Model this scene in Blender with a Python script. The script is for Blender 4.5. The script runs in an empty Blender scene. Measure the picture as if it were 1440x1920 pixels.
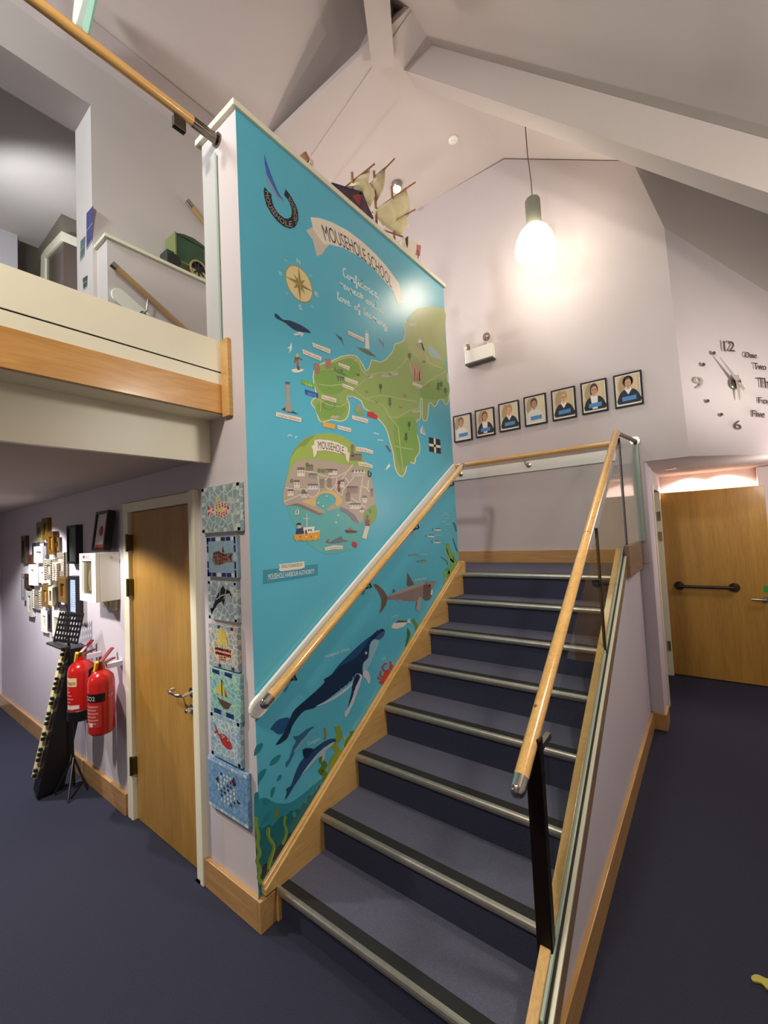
import bpy, math, random
from mathutils import Matrix, Vector
random.seed(7)
S = bpy.context.scene
COL = S.collection
# ------------------------------------------------------------------ camera
F_PX, PITCH, ROLL, YAW = 795.275, .0477, -.0481, .6531
EYE = Vector((1.6531, -1.1517, 1.6887))
_cx, _sx, _cz, _sz, _cr, _sr = math.cos(PITCH), math.sin(PITCH), math.cos(YAW), math.sin(YAW), math.cos(ROLL), math.sin(ROLL)
FW = Vector((-_sz*_cx, _cz*_cx, _sx)); RT = Vector((_cz, _sz, 0)); UP = RT.cross(FW)
R2 = RT*_cr + UP*_sr; U2 = -RT*_sr + UP*_cr
cam = bpy.data.cameras.new('camera'); camo = bpy.data.objects.new('camera', cam); COL.objects.link(camo)
cam.sensor_fit = 'HORIZONTAL'; cam.sensor_width = 36; cam.lens = F_PX/1440*36; cam.clip_start = .02
m3 = Matrix((R2, U2, -FW)).transposed()
camo.matrix_world = Matrix.Translation(EYE) @ m3.to_4x4()
S.camera = camo
def ray(u, v): return FW + R2*((u-720)/F_PX) + U2*((960-v)/F_PX)
# ------------------------------------------------------------------ world, lights, exposure
w = bpy.data.worlds.new('world'); S.world = w; w.use_nodes = True
w.node_tree.nodes['Background'].inputs[0].default_value = (1, .9, .8, 1)
w.node_tree.nodes['Background'].inputs[1].default_value = .10
S.view_settings.view_transform = 'Standard'; S.view_settings.look = 'None'
S.view_settings.gamma = 1; S.view_settings.use_curve_mapping = False
S.view_settings.exposure = 0.2
WARM = (1, .935, .84)
def area_lamp(name, loc, size, power, col=WARM, target=None):
    l = bpy.data.lights.new(name, 'AREA'); l.shape = 'DISK'; l.size = size; l.energy = power; l.color = col
    o = bpy.data.objects.new(name, l); COL.objects.link(o); o.location = loc
    if target is not None: o.rotation_euler = (Vector(target)-Vector(loc)).to_track_quat('-Z', 'Y').to_euler()
    return o
def spot_lamp(name, loc, target, power, angle, blend=.4, rad=.04, col=(1, .93, .85)):
    l = bpy.data.lights.new(name, 'SPOT'); l.energy = power; l.spot_size = math.radians(angle); l.spot_blend = blend
    l.shadow_soft_size = rad; l.color = col
    o = bpy.data.objects.new(name, l); COL.objects.link(o); o.location = loc
    o.rotation_euler = (Vector(target)-Vector(loc)).to_track_quat('-Z', 'Y').to_euler()
    return o
def point_lamp(name, loc, power, rad, col=WARM):
    l = bpy.data.lights.new(name, 'POINT'); l.energy = power; l.shadow_soft_size = rad; l.color = col
    o = bpy.data.objects.new(name, l); COL.objects.link(o); o.location = loc
    return o
# the hall's other, unseen pendants, with added fills, hang behind and beside the photographer; a wall light sits behind the mural wall
spot_lamp('hall_pendant_light', (.8, -2.3, 3.9), (.55, .4, .9), 200, 150, .5, .15, WARM)
point_lamp('hall_fill_glow', (.4, -2.2, 3.5), 26, .15)  # added weak fill for what the hall spot leaves dark
point_lamp('hall_pendant_light', (2.3, .65, 2.85), 16, .12)
spot_lamp('stair_fill_spot', (2.25, .5, 2.95), (.15, .75, .8), 70, 90, .6, .12, WARM)  # added spot to brighten the lower mural and treads, no fixture there
spot_lamp('clock_wall_fill', (2.75, 2.45, 2.3), (1.9, 3.1, 3.6), 60, 125, .8, .1, WARM)  # added uplight that brightens the clock wall and rafter underside
point_lamp('under_gallery_fill', (-2.2, -2.4, 1.7), 9, .25, (1, .95, .88))  # added fill standing in for light bounced off the floor
point_lamp('upper_flight_wall_light', (-1.3, 2.45, 3.8), 30, .06)
# recessed downlights under the gallery and in the corridor; unseen spots for the gallery and its room
spot_lamp('downlight_light', (-2.85, -.5, 2.08), (-2.85, -.46, 0), 130, 132, .35, .04, (.97, .94, 1))
spot_lamp('downlight_light', (-1.35, -.85, 2.08), (-1.35, -.8, 0), 95, 128, .2, .04, (1, .93, .86))
spot_lamp('gallery_room_light', (-3.3, -.3, 4.6), (-3.9, .6, 5.2), 40, 130, .6, .05, (.92, .94, 1))
spot_lamp('gallery_fill_spot', (-.9, -2.6, 4.6), (-1.55, .2, 4.0), 260, 80, .6, .2, (.95, .97, 1))  # unseen spot that brightens the gallery wall
spot_lamp('corridor_downlight', (1.50, 4.50, 2.15), (1.50, 4.55, 0), 30, 150, .5, .03, (1, .76, .66))
spot_lamp('corridor_downlight', (1.80, 4.50, 2.15), (1.80, 4.55, 0), 30, 150, .5, .03, (1, .76, .66))
point_lamp('corridor_light', (2.3, 3.6, 2.08), 24, .25, (1, .88, .82))

# ------------------------------------------------------------------ materials
def lin(c):
    if isinstance(c, str): c = [int(c[i:i+2], 16) for i in (0, 2, 4)]
    return tuple(((x/255)/12.92 if x/255 <= .04045 else ((x/255+.055)/1.055)**2.4) for x in c) + (1,)
MC = {}
def mat(name, c, rough=.6, metal=0, noise=0, nscale=40, bump=0, bscale=200, coat=0, emit=0, ior=None, spec=None):
    if name in MC: return MC[name]
    m = bpy.data.materials.new(name); m.use_nodes = True; MC[name] = m
    nt = m.node_tree; b = nt.nodes['Principled BSDF']
    b.inputs['Base Color'].default_value = lin(c); b.inputs['Roughness'].default_value = rough; b.inputs['Metallic'].default_value = metal
    if coat: b.inputs['Coat Weight'].default_value = coat; b.inputs['Coat Roughness'].default_value = .12
    if spec is not None: b.inputs['Specular IOR Level'].default_value = spec
    if emit: b.inputs['Emission Color'].default_value = lin(c); b.inputs['Emission Strength'].default_value = emit
    if noise or bump:
        tc = nt.nodes.new('ShaderNodeTexCoord')
        if noise:
            n = nt.nodes.new('ShaderNodeTexNoise'); n.inputs['Scale'].default_value = nscale; n.inputs['Detail'].default_value = 6
            nt.links.new(tc.outputs['Object'], n.inputs['Vector'])
            r = nt.nodes.new('ShaderNodeMixRGB'); r.blend_type = 'MULTIPLY'
            k = nt.nodes.new('ShaderNodeMapRange'); k.inputs['From Min'].default_value = .3; k.inputs['From Max'].default_value = .7
            k.inputs['To Min'].default_value = 1-noise; k.inputs['To Max'].default_value = 1+noise
            nt.links.new(n.outputs['Fac'], k.inputs['Value'])
            r.inputs['Fac'].default_value = 1; r.inputs['Color1'].default_value = lin(c)
            nt.links.new(k.outputs[0], r.inputs['Color2']); nt.links.new(r.outputs[0], b.inputs['Base Color'])
        if bump:
            n2 = nt.nodes.new('ShaderNodeTexNoise'); n2.inputs['Scale'].default_value = bscale; n2.inputs['Detail'].default_value = 4
            nt.links.new(tc.outputs['Object'], n2.inputs['Vector'])
            bp = nt.nodes.new('ShaderNodeBump'); bp.inputs['Strength'].default_value = bump; bp.inputs['Distance'].default_value = .01
            nt.links.new(n2.outputs['Fac'], bp.inputs['Height']); nt.links.new(bp.outputs[0], b.inputs['Normal'])
    return m
def wood(name, c1, c2, axis='z', scale=5, rough=.4, coat=0, stretch=14, dist=1.2):
    if name in MC: return MC[name]
    m = bpy.data.materials.new(name); m.use_nodes = True; MC[name] = m
    nt = m.node_tree; b = nt.nodes['Principled BSDF']; b.inputs['Roughness'].default_value = rough
    if coat: b.inputs['Coat Weight'].default_value = coat; b.inputs['Coat Roughness'].default_value = .1
    tc = nt.nodes.new('ShaderNodeTexCoord'); mp = nt.nodes.new('ShaderNodeMapping')
    sc = [stretch, stretch, stretch]; sc['xyz'.index(axis)] = 1
    mp.inputs['Scale'].default_value = sc
    nt.links.new(tc.outputs['Object'], mp.inputs['Vector'])
    n = nt.nodes.new('ShaderNodeTexNoise'); n.inputs['Scale'].default_value = scale; n.inputs['Detail'].default_value = 7; n.inputs['Distortion'].default_value = dist
    nt.links.new(mp.outputs[0], n.inputs['Vector'])
    n2 = nt.nodes.new('ShaderNodeTexNoise'); n2.inputs['Scale'].default_value = .5; n2.inputs['Detail'].default_value = 2; n2.inputs['Distortion'].default_value = .8
    nt.links.new(mp.outputs[0], n2.inputs['Vector'])
    mx = nt.nodes.new('ShaderNodeMath'); mx.operation = 'MULTIPLY_ADD'; mx.inputs[1].default_value = .6
    nt.links.new(n.outputs['Fac'], mx.inputs[0])
    mm = nt.nodes.new('ShaderNodeMath'); mm.operation = 'MULTIPLY'; mm.inputs[1].default_value = .4
    nt.links.new(n2.outputs['Fac'], mm.inputs[0]); nt.links.new(mm.outputs[0], mx.inputs[2])
    cr = nt.nodes.new('ShaderNodeValToRGB'); cr.color_ramp.elements[0].position = .35; cr.color_ramp.elements[1].position = .65
    cr.color_ramp.elements[0].color = lin(c1); cr.color_ramp.elements[1].color = lin(c2)
    nt.links.new(mx.outputs[0], cr.inputs[0]); nt.links.new(cr.outputs[0], b.inputs['Base Color'])
    return m
def tiles_mat(name, c1, c2, grout, scale=45):
    if name in MC: return MC[name]
    m = bpy.data.materials.new(name); m.use_nodes = True; MC[name] = m
    nt = m.node_tree; b = nt.nodes['Principled BSDF']; b.inputs['Roughness'].default_value = .3
    tc = nt.nodes.new('ShaderNodeTexCoord')
    v = nt.nodes.new('ShaderNodeTexVoronoi'); v.feature = 'DISTANCE_TO_EDGE'; v.inputs['Scale'].default_value = scale
    v2 = nt.nodes.new('ShaderNodeTexVoronoi'); v2.inputs['Scale'].default_value = scale
    nt.links.new(tc.outputs['Object'], v.inputs['Vector']); nt.links.new(tc.outputs['Object'], v2.inputs['Vector'])
    cr = nt.nodes.new('ShaderNodeValToRGB'); cr.color_ramp.elements[0].position = .05; cr.color_ramp.elements[1].position = .09
    nt.links.new(v.outputs['Distance'], cr.inputs[0])
    mc = nt.nodes.new('ShaderNodeMixRGB'); mc.inputs['Color1'].default_value = lin(c1); mc.inputs['Color2'].default_value = lin(c2)
    sp = nt.nodes.new('ShaderNodeSeparateColor'); nt.links.new(v2.outputs['Color'], sp.inputs[0]); nt.links.new(sp.outputs[0], mc.inputs['Fac'])
    mg = nt.nodes.new('ShaderNodeMixRGB'); mg.inputs['Color1'].default_value = lin(grout)
    nt.links.new(cr.outputs[0], mg.inputs['Fac']); nt.links.new(mc.outputs[0], mg.inputs['Color2']); nt.links.new(mg.outputs[0], b.inputs['Base Color'])
    return m
def glass_mat(name, c, rough=0.02, ior=1.5):
    if name in MC: return MC[name]
    m = bpy.data.materials.new(name); m.use_nodes = True; MC[name] = m
    nt = m.node_tree; nt.nodes.clear()
    out = nt.nodes.new('ShaderNodeOutputMaterial'); mx = nt.nodes.new('ShaderNodeMixShader')
    tr = nt.nodes.new('ShaderNodeBsdfTransparent'); gl = nt.nodes.new('ShaderNodeBsdfGlossy'); fr = nt.nodes.new('ShaderNodeFresnel')
    ge = nt.nodes.new('ShaderNodeNewGeometry'); iv = nt.nodes.new('ShaderNodeMath'); iv.operation = 'SUBTRACT'; iv.inputs[0].default_value = 1
    ml = nt.nodes.new('ShaderNodeMath'); ml.operation = 'MULTIPLY'
    tr.inputs[0].default_value = lin(c); gl.inputs['Roughness'].default_value = rough; fr.inputs[0].default_value = ior
    nt.links.new(ge.outputs['Backfacing'], iv.inputs[1]); nt.links.new(fr.outputs[0], ml.inputs[0]); nt.links.new(iv.outputs[0], ml.inputs[1])
    nt.links.new(ml.outputs[0], mx.inputs[0]); nt.links.new(tr.outputs[0], mx.inputs[1]); nt.links.new(gl.outputs[0], mx.inputs[2]); nt.links.new(mx.outputs[0], out.inputs[0])
    return m
def paint(c, kind='print'):
    c = c if isinstance(c, str) else '%02x%02x%02x' % tuple(c)
    return mat('%s_%s' % (kind, c), c, rough={'print': .34, 'paper': .7, 'tile': .25}[kind], noise=.04, nscale=6)
WALL = mat('wall_paint', (200, 190, 190), .75, noise=.02, nscale=3, bump=.05, bscale=260)
WALLD = mat('wall_paint_lilac', (200, 192, 198), .75, noise=.02, nscale=3, bump=.05, bscale=260)
CEIL = mat('ceiling_paint', (200, 189, 184), .85, noise=.02, nscale=2)
CREAM = mat('cream_gloss_paint', (236, 230, 204), .35, noise=.02, nscale=4)
CARPET = mat('navy_carpet', (55, 56, 70), .97, noise=.22, nscale=260, bump=.5, bscale=700, spec=.1)
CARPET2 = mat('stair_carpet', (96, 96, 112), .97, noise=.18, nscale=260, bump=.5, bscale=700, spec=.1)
RISER = mat('shaded_riser_carpet', (60, 62, 80), .97, noise=.18, nscale=260, bump=.5, bscale=700, spec=.1)  # darker copy of the stair carpet; the risers' shade is in its colour
OAKX = wood('skirting_oak_x', (172, 128, 76), (200, 158, 102), 'x', 4, .38, .3)
OAKY = wood('skirting_oak_y', (176, 130, 74), (204, 160, 98), 'y', 4, .38, .3)
OAKS = wood('string_oak', (190, 146, 82), (214, 172, 106), 'y', 5, .35, .4)
DOORW = wood('door_veneer', (158, 116, 48), (180, 138, 64), 'z', 5, .36, .35, 18)
RAILW = wood('varnished_rail_beech', (208, 158, 88), (230, 184, 112), 'y', 4, .22, .8, 20)
RAILX = wood('varnished_rail_beech_x', (204, 156, 90), (228, 184, 116), 'x', 4, .22, .8, 20)
FASC = wood('fascia_cherry', (184, 128, 60), (210, 158, 88), 'y', 2.2, .28, .5, 9, 2.5)
BROWN = wood('brown_trim_oak', (120, 98, 74), (146, 120, 92), 'y', 4, .4)
CHROME = mat('chrome', (205, 200, 190), .14, 1)
STEEL = mat('brushed_steel', (170, 168, 160), .32, 1)
ALU = mat('aluminium_nosing', (176, 172, 160), .38, .85, noise=.08, nscale=30)
BLACK = mat('black_plastic', (22, 20, 22), .35)
BLACKM = mat('matt_black', (16, 15, 17), .7)
DARKM = mat('dark_bronze_metal', (38, 28, 18), .35, .6)
WHITE = mat('white_plastic', (236, 234, 226), .4)
GLASS = glass_mat('pane_glass', (249, 252, 250))
GEDGE = mat('green_glass_edge', (150, 190, 175), .12, 0)
RUBBER = mat('black_grip_strip', (26, 26, 24), .85, noise=.3, nscale=300)

# ------------------------------------------------------------------ mesh building
class MB:
    def __init__(s): s.v = []; s.f = []; s.m = []; s.mats = []
    def mi(s, m):
        if m is None: return 0
        if m not in s.mats: s.mats.append(m)
        return s.mats.index(m)
    def add(s, vs, fs, m=None):
        b = len(s.v); k = s.mi(m); s.v += [tuple(x) for x in vs]
        for f in fs: s.f.append(tuple(b+i for i in f)); s.m.append(k)
        return s
    def box(s, x0, x1, y0, y1, z0, z1, m=None, M=None):
        vs = [Vector((x, y, z)) for z in (z0, z1) for y in (y0, y1) for x in (x0, x1)]
        if M is not None: vs = [M @ q for q in vs]
        return s.add(vs, [(0, 2, 3, 1), (4, 5, 7, 6), (0, 1, 5, 4), (2, 6, 7, 3), (0, 4, 6, 2), (1, 3, 7, 5)], m)
    def prism(s, pts, vec, m=None):      # closed outline of 3-D points swept by vec
        n = len(pts); a = [Vector(p) for p in pts]; b = [p+Vector(vec) for p in a]
        return s.add(a+b, [tuple(range(n))[::-1], tuple(range(n, 2*n))] + [(i, (i+1) % n, n+(i+1) % n, n+i) for i in range(n)], m)
    def tube(s, path, r, m=None, seg=14, cap=True):
        P = [Vector(p) for p in path]; rs = r if isinstance(r, (list, tuple)) else [r]*len(P)
        vs = []; prev = None
        for i, p in enumerate(P):
            if i == 0: t = P[1]-P[0]
            elif i == len(P)-1: t = P[-1]-P[-2]
            else: t = (P[i+1]-p).normalized()+(p-P[i-1]).normalized()
            t = t.normalized()
            if prev is None: a = t.orthogonal().normalized()
            else: a = (prev - t*prev.dot(t)).normalized()
            prev = a; b = t.cross(a)
            for k in range(seg):
                th = 2*math.pi*k/seg; vs.append(p+(a*math.cos(th)+b*math.sin(th))*rs[i])
        fs = []
        for i in range(len(P)-1):
            for k in range(seg):
                k2 = (k+1) % seg; fs.append((i*seg+k, i*seg+k2, (i+1)*seg+k2, (i+1)*seg+k))
        if cap: fs.append(tuple(range(seg))[::-1]); fs.append(tuple((len(P)-1)*seg+k for k in range(seg)))
        return s.add(vs, fs, m)
    def lathe(s, prof, c, axis=(0, 0, 1), m=None, seg=28, cap=True):   # prof = [(r, h)]
        ax = Vector(axis).normalized(); a = ax.orthogonal().normalized(); b = ax.cross(a); c = Vector(c)
        vs = [c+ax*h+(a*math.cos(2*math.pi*k/seg)+b*math.sin(2*math.pi*k/seg))*max(r, 1e-4) for r, h in prof for k in range(seg)]
        fs = [(i*seg+k, i*seg+(k+1) % seg, (i+1)*seg+(k+1) % seg, (i+1)*seg+k) for i in range(len(prof)-1) for k in range(seg)]
        if cap: fs.append(tuple(range(seg))[::-1]); fs.append(tuple((len(prof)-1)*seg+k for k in range(seg)))
        return s.add(vs, fs, m)
    def build(s, name, m=None, parent=None, smooth=False, bevel=0):
        me = bpy.data.meshes.new(name)
        pm = ROOTM.get(parent.name, Matrix.Identity(4)) if parent else None
        if parent: inv = pm.inverted(); vs = [inv @ Vector(q) for q in s.v]
        else:
            xs, ys, zs = zip(*s.v); o0 = Vector(((min(xs)+max(xs))/2, (min(ys)+max(ys))/2, min(zs)))
            vs = [Vector(q)-o0 for q in s.v]
        me.from_pydata([tuple(q) for q in vs], [], s.f)
        if s.mats:
            for q in s.mats: me.materials.append(q or m)
        else: me.materials.append(m)
        if len(me.materials) and s.mats: me.polygons.foreach_set('material_index', s.m)
        if smooth:
            for p in me.polygons: p.use_smooth = len(p.vertices) <= 4
        me.validate(); me.update()
        o = bpy.data.objects.new(name, me); COL.objects.link(o)
        if parent: o.parent = parent; ROOTM[o.name] = pm
        else: o.location = o0
        if bevel:
            bv = o.modifiers.new('bevel', 'BEVEL'); bv.width = bevel; bv.segments = 2; bv.limit_method = 'ANGLE'; bv.angle_limit = .6
        if smooth:
            try: me.set_sharp_from_angle(angle=.7)
            except Exception: pass
        return o
ROOTM = {}
def tag(o, label=None, cat=None, group=None, kind=None):
    if label: o['label'] = label
    if cat: o['category'] = cat
    if group: o['group'] = group
    if kind: o['kind'] = kind
    return o
def thing(name, label, cat, loc, group=None, rot=None):
    o = bpy.data.objects.new(name, None); COL.objects.link(o); o.empty_display_size = .05
    M = Matrix.Translation(Vector(loc)) @ (rot.to_4x4() if rot is not None else Matrix.Identity(4))
    o.matrix_world = M; ROOTM[o.name] = M
    return tag(o, label, cat, group)
def struct(mb, name, m, label, cat='wall', **k):
    return tag(mb.build(name, m, **k), label, cat, kind='structure')

# ------------------------------------------------------------------ drawing on a flat surface of the place
GLY = {}
def glyphs(txt):
    if txt in GLY: return GLY[txt]
    c = bpy.data.curves.new('t', 'FONT'); c.body = txt; c.resolution_u = 3; c.fill_mode = 'BOTH'
    o = bpy.data.objects.new('t', c); me = bpy.data.meshes.new_from_object(o)
    vs = [tuple(q.co) for q in me.vertices]; fs = [tuple(p.vertices) for p in me.polygons]
    bpy.data.objects.remove(o); bpy.data.curves.remove(c); bpy.data.meshes.remove(me)
    if not vs: return ([], [])
    x0 = min(q[0] for q in vs); x1 = max(q[0] for q in vs)
    GLY[txt] = ([((q[0]-x0)/max(1e-6, x1-x0), q[1]/.73) for q in vs], fs)
    return GLY[txt]
def crom(pts, closed=True, n=4):
    out = []; N = len(pts)
    rng = range(N) if closed else range(N-1)
    for i in rng:
        p0, p1, p2, p3 = (pts[(i-1) % N], pts[i], pts[(i+1) % N], pts[(i+2) % N]) if closed else (pts[max(i-1, 0)], pts[i], pts[i+1], pts[min(i+2, N-1)])
        for k in range(n):
            t = k/n; out.append(tuple(.5*((2*p1[j])+(-p0[j]+p2[j])*t+(2*p0[j]-5*p1[j]+4*p2[j]-p3[j])*t*t+(-p0[j]+3*p1[j]-3*p2[j]+p3[j])*t**3) for j in (0, 1)))
    if not closed: out.append(tuple(pts[-1]))
    return out
def along(pts, t):
    L = [0]
    for a, b in zip(pts, pts[1:]): L.append(L[-1]+math.hypot(b[0]-a[0], b[1]-a[1]))
    d = t*L[-1]
    for i in range(len(pts)-1):
        if d <= L[i+1] or i == len(pts)-2:
            k = (d-L[i])/max(1e-9, L[i+1]-L[i]); return (pts[i][0]+(pts[i+1][0]-pts[i][0])*k, pts[i][1]+(pts[i+1][1]-pts[i][1])*k)
EPS = .00025
class Plane:                              # points of a plane, addressed by where the calibrated lens sees them
    def __init__(s, p, n): s.p = Vector(p); s.n = Vector(n).normalized()
    def pt(s, u, v, layer=0):
        d = ray(u, v); t = (s.p-EYE).dot(s.n)/d.dot(s.n); return EYE+d*t+s.n*EPS*layer
class Local:                              # points of a plane given by origin and two axes
    def __init__(s, o, ax, ay, n=None): s.o = Vector(o); s.ax = Vector(ax); s.ay = Vector(ay); s.n = Vector(n) if n else s.ax.cross(s.ay).normalized()
    def pt(s, u, v, layer=0): return s.o+s.ax*u+s.ay*v+s.n*EPS*layer
class Art(MB):
    def __init__(s, plane, crop=(0, 0, 1), kind='print'): super().__init__(); s.pl = plane; s.c = crop; s.kind = kind
    def T(s, p): return (s.c[0]+p[0]*s.c[2], s.c[1]+p[1]*s.c[2])
    def M(s, c): return c if isinstance(c, bpy.types.Material) else paint(c, s.kind)
    def poly(s, pts, col, layer=1, sm=0):
        pts = [s.T(p) for p in pts]
        if sm: pts = crom(pts, True, sm)
        s.add([s.pl.pt(u, v, layer) for u, v in pts], [tuple(range(len(pts)))], s.M(col)); return s
    def line(s, pts, wd, col, layer=2, sm=0, taper=False):
        pts = [s.T(p) for p in pts]; wd = wd*s.c[2]
        if sm: pts = crom(pts, False, sm)
        vs = []; n = len(pts)
        for i, p in enumerate(pts):
            a = pts[max(i-1, 0)]; b = pts[min(i+1, n-1)]; dx, dy = b[0]-a[0], b[1]-a[1]; L = math.hypot(dx, dy) or 1
            h = wd/2*(1-(i/(n-1)) if taper else 1)
            vs += [s.pl.pt(p[0]-dy/L*h, p[1]+dx/L*h, layer), s.pl.pt(p[0]+dy/L*h, p[1]-dx/L*h, layer)]
        s.add(vs, [(2*i, 2*i+1, 2*i+3, 2*i+2) for i in range(n-1)], s.M(col)); return s
    def ell(s, cx, cy, rx, ry, col, layer=2, rot=0, n=18):
        r = math.radians(rot)
        return s.poly([(cx+rx*math.cos(a)*math.cos(r)-ry*math.sin(a)*math.sin(r), cy+rx*math.cos(a)*math.sin(r)+ry*math.sin(a)*math.cos(r)) for a in [2*math.pi*k/n for k in range(n)]], col, layer)
    def text(s, txt, base, top, col, layer=3):      # letters warped between two guide lines
        vs, fs = glyphs(txt); base = [s.T(p) for p in base]; top = [s.T(p) for p in top]
        out = []
        for x, y in vs:
            a = along(base, x); b = along(top, x); out.append(s.pl.pt(a[0]+(b[0]-a[0])*y, a[1]+(b[1]-a[1])*y, layer))
        if out: s.add(out, fs, s.M(col))
        return s
# ================================================================== THE SETTING
ST = dict(kind='structure')
struct(MB().box(-4.7, 3.4, -4.2, 6, -.1, 0), 'floor', CARPET, 'dark navy carpet floor of the hall', 'floor')
# left wall with the store-room door opening, continuing up as the face of the mural wall
b = MB(); b.box(-4.6, -1.335, 0, .16, 0, 2.29); b.box(-.425, -.3, 0, .16, 0, 2.29); b.box(-1.335, -.425, 0, .16, 1.955, 2.29)
struct(b, 'wall_left', WALLD, 'lilac-white wall with frames and a plain door under the gallery')
struct(MB().box(-.3, 0, 0, 1.985, 0, 3.73), 'wall_stairwell', WALL, 'thick free-standing wall carrying the mural beside the stairs')
struct(MB().box(-.33, .016, -.022, 2.005, 3.73, 3.762), 'trim_1', mat('cap_board_paint', (226, 224, 200), .4), 'cream cap board along the top of the mural wall', 'trim', bevel=.004)
struct(MB().box(-4.75, -4.6, -4.2, .16, 0, 5.4), 'wall_far_left', WALLD, 'wall at the far left end under the gallery')
# back wall: gable outline, full height over the landing, stopping above the corridor at the right
P1, P2, P3 = Vector((1.34, 2.92, 4.70)), Vector((1.52, 2.92, 4.035)), Vector((2.30, 3.72, 3.42))
b = MB(); b.prism([(-1.53, 2.92, 1.335), (1.25, 2.92, 1.335), (1.25, 2.92, 2.167), (1.562, 2.92, 2.167), tuple(P2), tuple(P1), (.263, 2.92, 5.36), (-1.53, 2.92, 5.39)], (0, .12, 0))
struct(b, 'wall_back', WALL, 'pale back wall of the stairwell with seven portraits')
d = Vector((.699, .715, 0)); P0 = Vector((1.562, 2.92, 2.167)); E1 = P0+d*2.9
b = MB(); b.prism([P0, E1, (E1.x, E1.y, 3.0), P3+d*.3+Vector((0, 0, -.17)), P3, P2], (.05, .12, 0))
struct(b, 'wall_right', WALL, 'angled pale wall carrying the clock above the corridor')
b = MB(); b.prism([P1, P2, P3, P3+d*.5+Vector((0, 0, -.3)), (3.1, 4.9, 3.9), (2.5, 4.6, 5.2), (1.3, 3.1, 5.2)], (0, .02, 0))
pn = (P2-P1).cross(P3-P1).normalized()
def onp(x, y): return Vector((x, y, P1.z-(pn.x*(x-P1.x)+pn.y*(y-P1.y))/pn.z))
b = MB(); b.prism([P1, P2, P3, onp(2.75, 4.28), onp(2.7, 4.75), onp(1.55, 3.35), onp(1.3, 2.98)], pn*-.03)
struct(b, 'ceiling_bulkhead', CEIL, 'steep ceiling facet above the clock wall', 'ceiling')
# corridor below the clock
b = MB(); b.prism([(1.235, 3.04, 2.167), (1.25, 2.9205, 2.167), (1.562, 2.9205, 2.167), (3.6, 5.05, 2.167), (3.6, 5.3, 2.167), (1.0, 5.3, 2.167)], (0, 0, -.0012))
struct(b, 'ceiling_corridor', CEIL, 'low corridor ceiling below the clock wall', 'ceiling')
b = MB(); b.box(1.17, 1.262, 2.93, 3.12, 0, 2.167); b.box(1.12, 1.25, 3.12, 3.5, 0, 2.167); b.box(1.12, 1.235, 3.5, 4.38, 1.985, 2.167); b.box(1.10, 1.225, 4.40, 4.62, 0, 2.167)
struct(b, 'wall_corridor_left', WALLD, 'pier and corridor wall right of the stairs')
struct(MB().box(1.1, 3.6, 4.62, 4.75, 0, 2.3), 'wall_corridor_end', WALL, 'corridor end wall lit pink above the open door')
struct(MB().box(2.06, 3.3, 4.475, 4.62, 0, 2.16), 'wall_corridor_right', WALL, 'grey wall end right of the open corridor door')
struct(MB().box(3.3, 3.45, -4.2, 5.3, 0, 4.0), 'wall_far_right', WALL, 'right side wall of the hall')
struct(MB().box(-4.7, 3.4, -4.35, -4.2, 0, 6.4), 'wall_front', WALL, 'wall behind the photographer')
# ceilings and rafters
struct(MB().box(-1.9, .27, 1.30, 3.05, 5.372, 5.42), 'ceiling', CEIL, 'flat ceiling over the stairwell with a detector', 'ceiling')
b = MB(); b.prism([(.263, 1.76, 5.372), (.263, 3.0, 5.372), (1.42, 3.0, 4.66), (1.6, 1.76, 4.55)], (0, 0, .04))
struct(b, 'ceiling_slope_back', CEIL, 'sloping ceiling over the back wall', 'ceiling')
b = MB(); b.prism([(.03, 1.62, 5.57), (.03, -4.2, 5.57), (3.4, -4.2, 5.57-1.048*3.37), (3.4, 1.62, 5.57-1.048*3.37)], (0, 0, .05))
struct(b, 'ceiling_slope_right', CEIL, 'dim sloping ceiling falling to the right', 'ceiling')
b = MB(); b.prism([(.035, 1.62, 5.78), (.035, -4.2, 5.78), (-1.6, -4.2, 5.36), (-1.6, 1.95, 5.36)], (0, 0, .05)); b.box(-4.7, -1.5, -4.2, 1.0, 5.4, 5.45)
struct(b, 'ceiling_slope_left', CEIL, 'sloping ceiling over the gallery', 'ceiling')
struct(MB().box(-.02, .06, -4.2, 1.35, 5.5, 5.86), 'trim_12', CEIL, 'ridge board along the top of the roof', 'ceiling beam')
A0, A1, A2, A3 = (-2.0, 1.855, 0), (-.224, 1.408, 0), (1.2, 1.065, 0), (1.2, 1.40, 0)
b = MB(); b.prism([(-1.9, 1.83, 5.365), (1.1, 1.107, 5.365), (1.1, 1.435, 5.365), (-.142, 1.73, 5.365), (-1.9, 2.147, 5.365)], (0, 0, .36))
struct(b, 'trim_2', CEIL, 'broad boxed beam crossing the ceiling above the mural', 'ceiling beam')
b = MB(); b.prism([(-.20, 1.395, 5.30), (-.055, 1.49, 5.30), (.75, .19, 5.30), (.59, .09, 5.30)], (0, 0, .34))
struct(b, 'trim_3', CEIL, 'narrow boxed beam running to the roof node from above the camera', 'ceiling beam')
b = MB(); z = lambda x: 5.32-1.048*x
b.prism([(-.06, 1.6, z(-.06)), (3.2, 1.6, z(3.2)), (3.2, 1.6, z(3.2)+.28), (-.06, 1.6, z(-.06)+.28)], (0, .17, 0))
struct(b, 'trim_4', CEIL, 'boxed rafter sloping down to the right across the ceiling', 'ceiling beam')
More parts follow.
